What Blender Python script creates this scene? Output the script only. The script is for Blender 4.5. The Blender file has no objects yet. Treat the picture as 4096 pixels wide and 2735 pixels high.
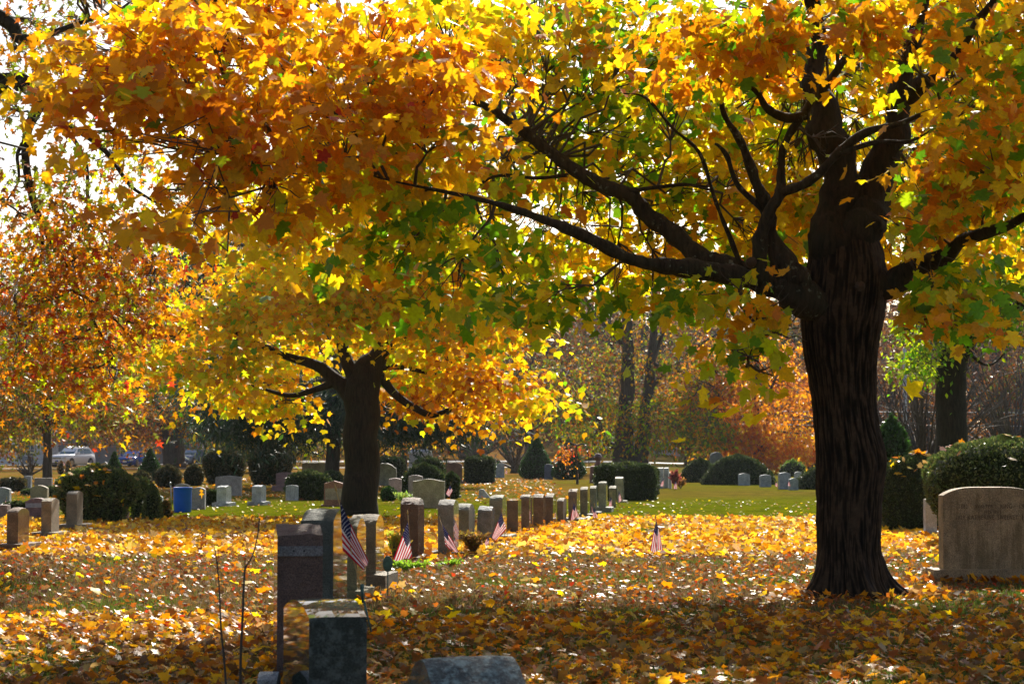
import bpy, bmesh, math, random
import numpy as np
from mathutils import Vector, Matrix, noise

random.seed(7)
rng = np.random.default_rng(11)
R = math.radians
scene = bpy.context.scene
C = scene.collection

# ------------------------------------------------------------------ camera, sky, sun, exposure
F, CX, CY, HZ, CAMH = 8000.0, 2048.0, 1367.5, 1796.0, 1.6      # photograph pixels (4096 x 2735)
TILT = math.atan((HZ - CY) / F)
SUN_AZ, SUN_EL = R(10.0), R(35.0)                               # azimuth measured from +Y towards +X

cam_d = bpy.data.cameras.new('camera')
cam_d.sensor_width = 36.0
cam_d.lens = 36.0 * F / 4096.0
cam_d.clip_start, cam_d.clip_end = 0.2, 4000.0
cam_d.dof.use_dof = True
cam_d.dof.focus_distance = 27.0
cam_d.dof.aperture_fstop = 6.3
cam = bpy.data.objects.new('camera', cam_d)
C.objects.link(cam)
cam.location = (0, 0, CAMH)
cam.rotation_euler = (R(90) + TILT, 0, 0)
scene.camera = cam

world = bpy.data.worlds.new('World')
scene.world = world
world.use_nodes = True
wn = world.node_tree
wn.nodes.clear()
w_out = wn.nodes.new('ShaderNodeOutputWorld')
w_bg = wn.nodes.new('ShaderNodeBackground')
w_sky = wn.nodes.new('ShaderNodeTexSky')
w_sky.sky_type = 'NISHITA'
w_sky.sun_disc = False
w_sky.sun_elevation = SUN_EL
w_sky.sun_rotation = SUN_AZ
w_sky.air_density, w_sky.dust_density, w_sky.ozone_density = 1.0, 2.0, 1.0
w_bg.inputs['Strength'].default_value = 0.075
wn.links.new(w_sky.outputs[0], w_bg.inputs[0])
wn.links.new(w_bg.outputs[0], w_out.inputs[0])

sun_d = bpy.data.lights.new('sun', 'SUN')
sun_d.energy, sun_d.angle, sun_d.color = 5.0, R(0.5), (1.0, 0.93, 0.80)
sun = bpy.data.objects.new('sun', sun_d)
C.objects.link(sun)
sdir = Vector((math.sin(SUN_AZ) * math.cos(SUN_EL), math.cos(SUN_AZ) * math.cos(SUN_EL), math.sin(SUN_EL)))
sun.rotation_euler = sdir.to_track_quat('Z', 'Y').to_euler()
sun.location = (0, 0, 60)

vs = scene.view_settings
vs.view_transform, vs.look, vs.gamma, vs.exposure = 'Standard', 'None', 1.0, 0.92
vs.use_curve_mapping = False
scene.cycles.use_denoising = True
scene.cycles.max_bounces = 7
scene.cycles.diffuse_bounces = 3
scene.cycles.glossy_bounces = 3
scene.cycles.transmission_bounces = 4
scene.cycles.caustics_reflective = False
scene.cycles.caustics_refractive = False
scene.cycles.sample_clamp_indirect = 6.0

# ------------------------------------------------------------------ mapping photograph <-> place
def sstep(a, b, v):
    t = min(1.0, max(0.0, (v - a) / (b - a)))
    return t * t * (3 - 2 * t)

def gz(x, y):
    """height of the ground: flat cemetery, a low bank beyond the road in the middle"""
    if y < 150: return 0.0
    t = min(y - 150, 130.0)
    r = 0.00016 * t * t + (0.016 * (y - 280) if y > 280 else 0)
    return r * sstep(-46, -32, x * 250 / y) * (1 - 0.75 * sstep(8, 26, x * 250 / y))

def P(x, y, d):
    """the point at photograph pixel (x, y) and distance d along the view"""
    dx, dz = (x - CX) / F, (CY - y) / F
    vy = math.cos(TILT) - dz * math.sin(TILT)
    vz = math.sin(TILT) + dz * math.cos(TILT)
    s = d / vy
    return Vector((dx * s, d, CAMH + vz * s))

def D(y):
    """distance of flat ground seen at row y"""
    dz = (CY - y) / F
    vy = math.cos(TILT) - dz * math.sin(TILT)
    vz = math.sin(TILT) + dz * math.cos(TILT)
    return -CAMH / vz * vy

def G(x, y):
    p = P(x, y, D(y)); p.z = 0.0
    return p

def S(x, d):
    """ground point at column x and distance d"""
    p = P(x, HZ, d); p.z = gz(p.x, d)
    return p

# ------------------------------------------------------------------ materials
def mat_nodes(name):
    m = bpy.data.materials.new(name)
    m.use_nodes = True
    nt = m.node_tree
    nt.nodes.clear()
    out = nt.nodes.new('ShaderNodeOutputMaterial')
    b = nt.nodes.new('ShaderNodeBsdfPrincipled')
    nt.links.new(b.outputs[0], out.inputs[0])
    return m, nt, b, out

def n_noise(nt, scale, detail=4, rough=0.6, coord='Object', stretch=None):
    tc = nt.nodes.new('ShaderNodeTexCoord')
    n = nt.nodes.new('ShaderNodeTexNoise')
    n.inputs['Scale'].default_value = scale
    n.inputs['Detail'].default_value = detail
    n.inputs['Roughness'].default_value = rough
    if stretch:
        mp = nt.nodes.new('ShaderNodeMapping')
        mp.inputs['Scale'].default_value = stretch
        nt.links.new(tc.outputs[coord], mp.inputs[0])
        nt.links.new(mp.outputs[0], n.inputs[0])
    else:
        nt.links.new(tc.outputs[coord], n.inputs[0])
    return n.outputs[0]

def n_ramp(nt, fac, stops):
    r = nt.nodes.new('ShaderNodeValToRGB')
    e = r.color_ramp.elements
    while len(e) < len(stops): e.new(0.5)
    for el, (p, c) in zip(e, stops):
        el.position = p
        el.color = (c[0], c[1], c[2], 1) if not isinstance(c, float) else (c, c, c, 1)
    nt.links.new(fac, r.inputs[0])
    return r.outputs[0]

def n_mix(nt, fac, a, b, mode='MIX'):
    m = nt.nodes.new('ShaderNodeMix')
    m.data_type = 'RGBA'; m.blend_type = mode
    for k, v in ((0, fac), (6, a), (7, b)):
        if hasattr(v, 'links'): nt.links.new(v, m.inputs[k])
        else: m.inputs[k].default_value = v if not isinstance(v, tuple) else (v[0], v[1], v[2], 1)
    return m.outputs[2]

def n_bump(nt, b, h, strength=0.4, dist=0.02):
    bp = nt.nodes.new('ShaderNodeBump')
    bp.inputs['Strength'].default_value = strength
    bp.inputs['Distance'].default_value = dist
    nt.links.new(h, bp.inputs['Height'])
    nt.links.new(bp.outputs[0], b.inputs['Normal'])

def plain(name, col, rough=0.6, metal=0.0, var=0.15, scale=6.0, spec=0.5, bump=0.0):
    m, nt, b, o = mat_nodes(name)
    n = n_noise(nt, scale)
    lo = tuple(c * (1 - var) for c in col); hi = tuple(min(1, c * (1 + var)) for c in col)
    nt.links.new(n_ramp(nt, n, [(0.3, lo), (0.7, hi)]), b.inputs['Base Color'])
    b.inputs['Roughness'].default_value = rough
    b.inputs['Metallic'].default_value = metal
    b.inputs['Specular IOR Level'].default_value = spec
    if bump: n_bump(nt, b, n, bump, 0.01)
    return m

def leaf_material(name, trans=0.5, rough=0.42, gain=1.25, spec=0.5):
    m, nt, b, o = mat_nodes(name)
    at = nt.nodes.new('ShaderNodeAttribute'); at.attribute_name = 'col'
    n = n_noise(nt, 30.0, 3)
    c = n_mix(nt, 1.0, at.outputs[0], n_ramp(nt, n, [(0.25, 0.72), (0.7, 1.1)]), 'MULTIPLY')
    nt.links.new(c, b.inputs['Base Color'])
    b.inputs['Roughness'].default_value = rough
    b.inputs['Specular IOR Level'].default_value = spec
    t = nt.nodes.new('ShaderNodeBsdfTranslucent')
    nt.links.new(n_mix(nt, 1.0, c, (gain, gain, gain), 'MULTIPLY'), t.inputs[0])
    mx = nt.nodes.new('ShaderNodeMixShader'); mx.inputs[0].default_value = trans
    nt.links.new(b.outputs[0], mx.inputs[1]); nt.links.new(t.outputs[0], mx.inputs[2])
    nt.links.new(mx.outputs[0], o.inputs[0])
    return m

def bark_material(name, dark, light, sc=1.0, lichen=0.0):
    m, nt, b, o = mat_nodes(name)
    n1 = n_noise(nt, 1.0, 6, 0.65, 'Object', (24 * sc, 24 * sc, 3.0 * sc))
    n2 = n_noise(nt, 3.0 * sc, 4)
    c = n_ramp(nt, n1, [(0.36, dark), (0.62, light)])
    c = n_mix(nt, n_ramp(nt, n2, [(0.35, 0.0), (0.75, 0.45)]), c, tuple(0.6 * (a + bb) for a, bb in zip(dark, (0.05, 0.06, 0.03))))
    if lichen:
        n3 = n_noise(nt, 9.0, 5, 0.7)
        c = n_mix(nt, n_ramp(nt, n3, [(0.60, 0.0), (0.66, lichen)]), c, (0.24, 0.27, 0.2))
    nt.links.new(c, b.inputs['Base Color'])
    b.inputs['Roughness'].default_value = 0.9
    b.inputs['Specular IOR Level'].default_value = 0.25
    n_bump(nt, b, n1, 0.9, 0.025)
    return m

def ridged_bark(name):
    m, nt, b, o = mat_nodes(name)
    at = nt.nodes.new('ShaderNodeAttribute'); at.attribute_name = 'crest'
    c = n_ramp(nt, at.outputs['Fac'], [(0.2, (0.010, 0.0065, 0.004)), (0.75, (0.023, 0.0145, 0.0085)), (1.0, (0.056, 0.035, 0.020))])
    c = n_mix(nt, 1.0, c, n_ramp(nt, n_noise(nt, 14.0, 6, 0.7), [(0.3, 0.55), (0.7, 1.35)]), 'MULTIPLY')
    nt.links.new(c, b.inputs['Base Color'])
    b.inputs['Roughness'].default_value = 0.9; b.inputs['Specular IOR Level'].default_value = 0.2
    n_bump(nt, b, n_noise(nt, 1.0, 6, 0.7, 'Object', (30, 30, 6)), 0.8, 0.02)
    return m

def granite(name, col, polished=False, scale=110.0, blotch=0.45, stain=None):
    m, nt, b, o = mat_nodes(name)
    f = n_noise(nt, scale, 2, 0.8)
    big = n_noise(nt, 5.0, 5, 0.65)
    lo = tuple(c * 0.42 for c in col); hi = tuple(min(1, c * 1.6) for c in col)
    c = n_ramp(nt, f, [(0.33, lo), (0.5, col), (0.68, hi)])
    c = n_mix(nt, 1.0, c, n_ramp(nt, big, [(0.3, 1 - blotch), (0.7, 1 + blotch * 0.3)]), 'MULTIPLY')
    if stain:
        iso = len(stain) > 3
        s = n_noise(nt, 1.0, 6, 0.72, 'Object', (16, 16, 16) if iso else (9, 9, 1.2))
        c = n_mix(nt, n_ramp(nt, s, [(0.47, 0.0), (0.60, 0.85 if iso else 0.6)]), c, tuple(stain[:3]))
        if iso:
            s2 = n_noise(nt, 30.0, 5, 0.7); c = n_mix(nt, n_ramp(nt, s2, [(0.36, 0.8), (0.46, 0.0)]), c, (0.03, 0.035, 0.03))
    nt.links.new(c, b.inputs['Base Color'])
    if polished:
        b.inputs['Roughness'].default_value = 0.035
        b.inputs['Specular IOR Level'].default_value = 0.5
    else:
        b.inputs['Roughness'].default_value = 0.7
        b.inputs['Specular IOR Level'].default_value = 0.5
        n_bump(nt, b, n_noise(nt, 22.0, 7, 0.72), 1.0, 0.035)
    return m

M = {}
M['leaf'] = leaf_material('autumn_leaf', 0.6, 0.45, 1.35, 0.45)
M['leaf_far'] = leaf_material('far_leaf', 0.36, 0.60, 1.05, 0.15)
M['litter'] = leaf_material('fallen_leaf', 0.48, 0.42, 1.3, 0.32)
M['needle'] = leaf_material('evergreen_leaf', 0.28, 0.40, 1.3, 0.4)
M['grass'] = leaf_material('grass_blade', 0.4, 0.5, 1.1, 0.3)
M['bark'] = bark_material('maple_bark', (0.009, 0.006, 0.004), (0.042, 0.027, 0.016))
M['ridged_bark'] = ridged_bark('furrowed_bark')
M['bark_limb'] = bark_material('limb_bark', (0.013, 0.009, 0.006), (0.055, 0.040, 0.027), 1.0, 0.5)
M['bark_far'] = bark_material('far_bark', (0.030, 0.023, 0.018), (0.095, 0.074, 0.058), 0.6)
M['twig'] = plain('twig_bark', (0.075, 0.058, 0.045), 0.8, spec=0.3)
M['cut_wood'] = plain('scar_wood', (0.07, 0.04, 0.025), 0.9)
M['steel'] = plain('grey_metal', (0.3, 0.31, 0.32), 0.35, 0.8)
M['wood_staff'] = plain('gilded_staff', (0.42, 0.27, 0.08), 0.45)
M['red_cloth'] = leaf_material('red_cloth', 0.35, 0.7, 1.1, 0.1)
M['bronze'] = plain('bronze_patina', (0.07, 0.14, 0.115), 0.55, 0.35, 0.35, 40)
M['blue_plastic'] = plain('blue_plastic', (0.002, 0.10, 0.62), 0.45, 0, 0.08, 6, 0.25)
M['asphalt'] = plain('pale_asphalt', (0.30, 0.29, 0.28), 0.75, 0, 0.2, 2.0)
M['siding'] = plain('grey_siding', (0.26, 0.29, 0.35), 0.6)
M['siding_green'] = plain('pale_green_siding', (0.50, 0.56, 0.46), 0.6)
M['siding_white'] = plain('white_siding', (0.68, 0.70, 0.74), 0.6)
M['trim'] = plain('white_trim', (0.78, 0.78, 0.78), 0.5)
M['roofing'] = plain('roof_shingle', (0.10, 0.10, 0.11), 0.85)
M['glass'] = plain('dark_glass', (0.05, 0.10, 0.13), 0.05, 0, 0.1, 6, 0.8)
M['rubber'] = plain('tyre_rubber', (0.02, 0.02, 0.022), 0.8)
M['rim'] = plain('alloy_rim', (0.55, 0.56, 0.58), 0.25, 0.9)
M['white_paint'] = plain('white_paint', (0.78, 0.79, 0.82), 0.18, 0, 0.03)
M['blue_paint'] = plain('blue_paint', (0.01, 0.06, 0.34), 0.15, 0, 0.05)
M['silver_paint'] = plain('silver_blue_paint', (0.16, 0.22, 0.34), 0.18, 0.3, 0.05)
M['lamp_glass'] = plain('lamp_glass', (0.55, 0.58, 0.6), 0.08, 0, 0.05, 6, 0.8)
M['black'] = plain('black_plastic', (0.018, 0.019, 0.022), 0.45)
M['plate'] = plain('number_plate', (0.65, 0.66, 0.7), 0.4)
M['letters'] = plain('carved_letter', (0.13, 0.082, 0.048), 0.8)

# ------------------------------------------------------------------ object helpers
def link(o, parent=None):
    C.objects.link(o)
    if parent is not None: o.parent = parent
    return o

def tag(o, label=None, cat=None, group=None, kind=None):
    if label: o['label'] = label
    if cat: o['category'] = cat
    if group: o['group'] = group
    if kind: o['kind'] = kind
    return o

def thing(name, loc, label, cat, group=None, rz=0.0):
    o = bpy.data.objects.new(name, None)
    o.empty_display_size = 0.2
    o.location = loc; o.rotation_euler = (0, 0, rz)
    return tag(link(o), label, cat, group)

def mesh_obj(name, verts, faces, mats, parent=None, smooth=False, fm=None, origin=None):
    me = bpy.data.meshes.new(name)
    if origin is not None: verts = [(v[0] - origin[0], v[1] - origin[1], v[2] - origin[2]) for v in verts]
    me.from_pydata([tuple(v) for v in verts], [], faces)
    if not isinstance(mats, (list, tuple)): mats = [mats]
    for m in mats: me.materials.append(m)
    if fm is not None: me.polygons.foreach_set('material_index', fm)
    if smooth: me.polygons.foreach_set('use_smooth', [True] * len(me.polygons))
    me.update()
    return link(bpy.data.objects.new(name, me), parent)

class MB:
    """collects simple solids and links them as one mesh"""
    def __init__(s): s.v, s.f, s.m = [], [], []
    def add(s, v, f, mi=0):
        n = len(s.v); s.v += [tuple(p) for p in v]; s.f += [tuple(i + n for i in q) for q in f]; s.m += [mi] * len(f)
    def box(s, a, b, mi=0):
        (x0, y0, z0), (x1, y1, z1) = a, b
        s.add([(x0, y0, z0), (x1, y0, z0), (x1, y1, z0), (x0, y1, z0), (x0, y0, z1), (x1, y0, z1), (x1, y1, z1), (x0, y1, z1)],
              [(3, 2, 1, 0), (4, 5, 6, 7), (0, 1, 5, 4), (1, 2, 6, 5), (2, 3, 7, 6), (3, 0, 4, 7)], mi)
    def tube(s, pts, radii, n=8, mi=0, caps=True):
        v, f = tube_geo(pts, radii, n, caps); s.add(v, f, mi)
    def prism(s, poly, axis, a, b, mi=0):
        """poly: list of 2-D points, extruded along axis from a to b"""
        def mk(p, t):
            return {'x': (t, p[0], p[1]), 'y': (p[0], t, p[1]), 'z': (p[0], p[1], t)}[axis]
        n = len(poly)
        v = [mk(p, a) for p in poly] + [mk(p, b) for p in poly]
        f = [tuple(range(n))[::-1], tuple(range(n, 2 * n))] + [(i, (i + 1) % n, n + (i + 1) % n, n + i) for i in range(n)]
        s.add(v, f, mi)
    def build(s, name, mats, parent=None, smooth=False, origin=None, bevel=0.0):
        o = mesh_obj(name, s.v, s.f, mats, parent, smooth, s.m, origin)
        bm = bmesh.new(); bm.from_mesh(o.data)
        bmesh.ops.recalc_face_normals(bm, faces=bm.faces)
        if bevel:
            bmesh.ops.bevel(bm, geom=[e for e in bm.edges if len(e.link_faces) == 2 and e.calc_face_angle(0) > 0.6], offset=bevel, segments=2, affect='EDGES', profile=0.5)
        bm.to_mesh(o.data); bm.free()
        return o

def tube_geo(pts, radii, n=8, caps=True):
    pts = [Vector(p) for p in pts]
    v, f = [], []
    up = Vector((0, 0, 1))
    t0 = (pts[1] - pts[0]).normalized()
    a = t0.cross(up if abs(t0.z) < 0.9 else Vector((1, 0, 0))).normalized()
    k = len(pts)
    for i, p in enumerate(pts):
        t = (pts[min(i + 1, k - 1)] - pts[max(i - 1, 0)]).normalized()
        a = (a - t * a.dot(t)).normalized()
        b = t.cross(a)
        r = radii[i]
        for j in range(n):
            q = 2 * math.pi * j / n
            v.append(p + a * (r * math.cos(q)) + b * (r * math.sin(q)))
    for i in range(k - 1):
        for j in range(n):
            f.append((i * n + j, i * n + (j + 1) % n, (i + 1) * n + (j + 1) % n, (i + 1) * n + j))
    if caps:
        f.append(tuple(range(n))[::-1]); f.append(tuple(range((k - 1) * n, k * n)))
    return v, f

def spline(pts, rad, per=5, wob=0.0):
    pts = [Vector(p) for p in pts]; out, rr = [], []
    ext = [pts[0] * 2 - pts[1]] + pts + [pts[-1] * 2 - pts[-2]]
    for i in range(1, len(ext) - 2):
        p0, p1, p2, p3 = ext[i - 1:i + 3]
        for k in range(per):
            t = k / per
            q = 0.5 * ((2 * p1) + (p2 - p0) * t + (2 * p0 - 5 * p1 + 4 * p2 - p3) * t * t + (3 * p1 - p0 - 3 * p2 + p3) * t ** 3)
            r = rad[i - 1] * (1 - t) + rad[i] * t
            if wob: q = q + noise.noise_vector(q * 1.7) * wob * r
            out.append(q); rr.append(r)
    out.append(pts[-1]); rr.append(rad[-1])
    return out, rr

# ------------------------------------------------------------------ leaves
def template(half, curl=0.25, fold=0.1):
    """leaf outline from the stalk (0,0) to the tip, mirrored; a fan round a centre point"""
    left = [(-x, y) for x, y in half[1:-1]][::-1]
    ring = half + left
    c = (0.0, 0.42)
    pts = [c] + ring
    v = np.array([(x, y, fold * abs(x) - curl * (x * x + 0.6 * (y - 0.42) ** 2)) for x, y in pts], dtype=np.float64)
    n = len(ring)
    f = np.array([(0, 1 + i, 1 + (i + 1) % n) for i in range(n)], dtype=np.int32)
    return v, f
MAPLE_HI = template([(0, 0), (0.15, -0.07), (0.38, -0.02), (0.36, 0.10), (0.27, 0.18), (0.44, 0.27), (0.60, 0.50), (0.45, 0.52), (0.27, 0.49), (0.30, 0.66), (0.14, 0.78), (0, 1)])
MAPLE = template([(0, 0), (0.38, 0.0), (0.27, 0.19), (0.58, 0.50), (0.26, 0.50), (0.26, 0.70), (0, 1)])
SIMPLE = template([(0, 0), (0.40, 0.04), (0.56, 0.50), (0.24, 0.58), (0, 1)])
OAK = template([(0, 0), (0.07, 0.15), (0.30, 0.25), (0.08, 0.36), (0.36, 0.60), (0.09, 0.62), (0, 1)])
DIAMOND = (np.array([(0, 0, 0), (0.34, 0.45, 0.05), (0, 1, -0.05), (-0.34, 0.45, 0.05)], dtype=np.float64), np.array([(0, 1, 2), (0, 2, 3)], dtype=np.int32))
NEEDLE = (np.array([(0.10, 0, 0), (-0.10, 0, 0), (0, 1, 0)], dtype=np.float64), np.array([(0, 1, 2)], dtype=np.int32))

def unit(a):
    return a / np.maximum(np.linalg.norm(a, axis=1, keepdims=True), 1e-9)

def leaf_mesh(name, pos, tip, nrm, size, col, tmpl, mat):
    """N leaves as one mesh; colour per leaf in the attribute col"""
    tv, tf = tmpl
    n, k = len(pos), len(tv)
    tip = unit(tip)
    nrm = unit(nrm - tip * np.sum(nrm * tip, axis=1, keepdims=True))
    sd = np.cross(tip, nrm)
    wd = rng.uniform(0.72, 1.12, n)[:, None, None]; cu = (rng.uniform(0.2, 2.6, n) * np.where(rng.uniform(0, 1, n) < 0.8, 1, -1))[:, None, None]
    sk = rng.normal(0, 0.14, n)[:, None, None]; X = tv[None, :, 0:1]; Y = tv[None, :, 1:2]
    v = pos[:, None, :] + size[:, None, None] * (sd[:, None, :] * (X * wd + sk * Y * Y) + tip[:, None, :] * Y + nrm[:, None, :] * (tv[None, :, 2:3] * cu + 0.5 * sk * X * Y))
    me = bpy.data.meshes.new(name)
    m = len(tf)
    me.vertices.add(n * k)
    me.vertices.foreach_set('co', v.reshape(-1).astype(np.float32))
    loops = (tf[None, :, :] + (np.arange(n) * k)[:, None, None]).reshape(-1).astype(np.int32)
    me.loops.add(len(loops)); me.loops.foreach_set('vertex_index', loops)
    me.polygons.add(n * m)
    me.polygons.foreach_set('loop_start', np.arange(0, n * m * 3, 3, dtype=np.int32))
    me.update(calc_edges=True)
    a = me.attributes.new('col', 'FLOAT_COLOR', 'POINT')
    c4 = np.ones((n, k, 4), dtype=np.float32); c4[:, :, :3] = col[:, None, :]
    a.data.foreach_set('color', c4.reshape(-1))
    me.materials.append(mat)
    me.validate()
    return me

def leaf_obj(name, data, tmpl, mat, parent=None, origin=(0, 0, 0), kind='stuff'):
    pos, tip, nrm, size, col = data
    o = link(bpy.data.objects.new(name, leaf_mesh(name, pos - np.array(origin), tip, nrm, size, col, tmpl, mat)), parent)
    if kind: o['kind'] = kind
    return o

def pick(palette, weights, n, var=0.22):
    w = np.array(weights, float); w /= w.sum()
    c = np.array(palette)[rng.choice(len(palette), n, p=w)]
    return np.clip(c * rng.uniform(1 - var, 1 + var, (n, 1)) * rng.uniform(0.92, 1.08, (n, 3)), 0, 1)

GOLD, ORANGE, YELLOW, LIME, GREEN, RED, BROWN, RUST, TAN, OLIVE = ((0.74, 0.385, 0.004), (0.66, 0.235, 0.004), (0.86, 0.62, 0.008), (0.48, 0.58, 0.006), (0.13, 0.32, 0.006),
    (0.46, 0.045, 0.012), (0.19, 0.085, 0.022), (0.36, 0.105, 0.012), (0.42, 0.27, 0.09), (0.18, 0.21, 0.020))

def sprays(centre, rad, n_spray, n_leaf, size, flat=0.45, droop=0.35):
    """leaves in flat drooping sprays through an ellipsoid; also the twig end points"""
    c = np.array(centre)[None, :]
    u = unit(rng.normal(size=(n_spray, 3))) * (rng.uniform(0.15, 1.0, (n_spray, 1)) ** 0.45)
    sc = c + u * np.array(rad)[None, :]
    pos, tip, nrm = [], [], []
    N = n_spray * n_leaf
    base = np.repeat(sc, n_leaf, axis=0)
    sr = np.repeat(rng.uniform(0.7, 1.4, n_spray), n_leaf)[:, None]
    out = np.repeat(unit(u * np.array([1, 1, 0.25]) + rng.normal(0, 0.35, (n_spray, 3))), n_leaf, axis=0)
    off = rng.normal(size=(N, 3)) * np.array([1, 1, flat]) * size * 1.9 * sr
    off[:, 2] -= droop * (off[:, 0] ** 2 + off[:, 1] ** 2) / (size * 4)
    pos = base + off
    tip = out * 0.7 + rng.normal(0, 0.55, (N, 3)) + np.array([0, 0, -0.75])
    nrm = rng.normal(0, 0.55, (N, 3)) + np.array([0, -0.35, 0.75]) + out * 0.25
    sz = size * rng.uniform(0.65, 1.25, N)
    return pos, tip, nrm, sz, sc

def in_view(pos, pad=80):
    """photograph pixel of points, and whether they are in the frame"""
    ct, st = math.cos(TILT), math.sin(TILT)
    y, z = pos[:, 1], pos[:, 2] - CAMH
    f = y * ct + z * st
    u = -y * st + z * ct
    px = CX + F * pos[:, 0] / f; py = CY - F * u / f
    return px, py, (px > -pad) & (px < 4096 + pad) & (py > -pad) & (py < 2735 + pad)

def euler_from(tip, nrm):
    t = Vector(tip).normalized(); n = Vector(nrm); n = (n - t * n.dot(t)).normalized(); s = t.cross(n)
    return Matrix(((s.x, t.x, n.x), (s.y, t.y, n.y), (s.z, t.z, n.z))).to_euler()

_variants = {}
def single_leaves(data, idx, parent, tmpl, mat, key, origin=(0, 0, 0)):
    """the chosen leaves as objects of their own; meshes shared between leaves of one colour"""
    pos, tip, nrm, size, col = data
    for i in idx:
        q = tuple(int(round(c * 14)) for c in col[i])
        k = (key, q)
        if k not in _variants:
            _variants[k] = leaf_mesh('leaf', np.zeros((1, 3)), np.array([[0, 1.0, 0]]), np.array([[0, 0, 1.0]]), np.ones(1), col[i:i + 1], tmpl, mat)
        o = bpy.data.objects.new('leaf', _variants[k])
        o.location = tuple(pos[i] - np.array(origin)); o.scale = (size[i],) * 3
        o.rotation_euler = euler_from(tip[i], nrm[i])
        link(o, parent)

def cat(parts):
    return [np.concatenate([p[i] for p in parts]) for i in range(len(parts[0]))]

def twig_net(mb, start, ends, r0=0.02, r1=0.004, n=4, sag=0.12, via=None):
    for e in ends:
        a, b = Vector(start), Vector(e)
        L = (b - a).length
        m1 = a.lerp(b, 0.35) + Vector(rng.normal(0, 0.09 * L, 3)) + Vector((0, 0, sag * L))
        m2 = a.lerp(b, 0.72) + Vector(rng.normal(0, 0.05 * L, 3)) + Vector((0, 0, sag * 0.7 * L))
        rr = [r0, r0 * 0.72 + r1 * 0.28, r0 * 0.4 + r1 * 0.6, r1]
        mb.tube([a, m1, m2, b], rr, n, 0, False)

# ------------------------------------------------------------------ the ground
def build_ground():
    xs = np.unique(np.concatenate([np.linspace(-900, -80, 18), np.linspace(-80, 80, 41), np.linspace(80, 900, 18)]))
    ys = np.unique(np.concatenate([np.linspace(-60, 0, 6), np.linspace(0, 140, 36), np.linspace(140, 420, 57), np.linspace(420, 1800, 16)]))
    v = [(x, y, gz(x, y)) for y in ys for x in xs]
    nx = len(xs)
    f = [(j * nx + i, j * nx + i + 1, (j + 1) * nx + i + 1, (j + 1) * nx + i) for j in range(len(ys) - 1) for i in range(nx - 1)]
    m, nt, b, o = mat_nodes('lawn')
    tc = nt.nodes.new('ShaderNodeTexCoord')
    sep = nt.nodes.new('ShaderNodeSeparateXYZ'); nt.links.new(tc.outputs['Object'], sep.inputs[0])
    wob = n_noise(nt, 0.25, 4)
    add = nt.nodes.new('ShaderNodeMath'); add.operation = 'MULTIPLY_ADD'
    nt.links.new(wob, add.inputs[0]); add.inputs[1].default_value = 16.0; nt.links.new(sep.outputs[1], add.inputs[2])
    mr = nt.nodes.new('ShaderNodeMapRange'); nt.links.new(add.outputs[0], mr.inputs[0])
    mr.inputs[1].default_value = 8.0; mr.inputs[2].default_value = 208.0
    fine = n_noise(nt, 9.0, 6, 0.7)
    green = n_ramp(nt, fine, [(0.3, (0.055, 0.074, 0.002)), (0.7, (0.165, 0.185, 0.007))])
    dry = n_ramp(nt, fine, [(0.3, (0.070, 0.038, 0.013)), (0.7, (0.200, 0.112, 0.038))])
    litter = n_ramp(nt, n_noise(nt, 5.0, 6, 0.75), [(0.3, (0.12, 0.045, 0.012)), (0.5, (0.26, 0.105, 0.03)), (0.7, (0.38, 0.20, 0.07))])
    # how green the turf is, by distance along the lawn: greenish verge, dry strip, green lawn, dry far lawn
    gmask = n_ramp(nt, mr.outputs[0], [(0.0, 0.55), (0.055, 0.45), (0.075, 0.1), (0.13, 0.12), (0.16, 0.4), (0.215, 1.0), (0.30, 0.95), (0.36, 0.45), (0.44, 0.75), (0.6, 0.5), (1.0, 0.3)])
    patch = n_noise(nt, 0.5, 5, 0.6)
    gm = n_mix(nt, 1.0, gmask, n_ramp(nt, patch, [(0.30, 0.75), (0.55, 1.25)]), 'MULTIPLY')
    c = n_mix(nt, gm, dry, green)
    shade_mottle = n_noise(nt, 1.0, 5, 0.7, 'Object', (1.6, 0.55, 1.0))
    c = n_mix(nt, 1.0, c, n_ramp(nt, shade_mottle, [(0.30, (0.50, 0.58, 0.50)), (0.5, 1.0), (0.72, (1.45, 1.22, 1.3))]), 'MULTIPLY')  # turf tone variation, with mottled shade put into the lawn colour
    far = n_ramp(nt, mr.outputs[0], [(0.28, 0.0), (0.36, 0.45), (0.7, 0.75)])
    fm = n_mix(nt, 1.0, far, n_ramp(nt, n_noise(nt, 0.12, 4), [(0.4, 0.15), (0.6, 1.0)]), 'MULTIPLY')
    # right of the lawn stays grass
    xm = nt.nodes.new('ShaderNodeMapRange'); nt.links.new(sep.outputs[0], xm.inputs[0])
    xm.inputs[1].default_value = 12.0; xm.inputs[2].default_value = 2.0
    fm = n_mix(nt, 1.0, fm, xm.outputs[0], 'MULTIPLY')
    c = n_mix(nt, fm, c, litter)
    nt.links.new(c, b.inputs['Base Color'])
    b.inputs['Roughness'].default_value = 0.95
    b.inputs['Specular IOR Level'].default_value = 0.0
    n_bump(nt, b, n_noise(nt, 24.0, 6, 0.75), 0.9, 0.05)
    g = mesh_obj('ground', v, f, m, None, True)
    tag(g, kind='structure')
    return g
ground = build_ground()

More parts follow.
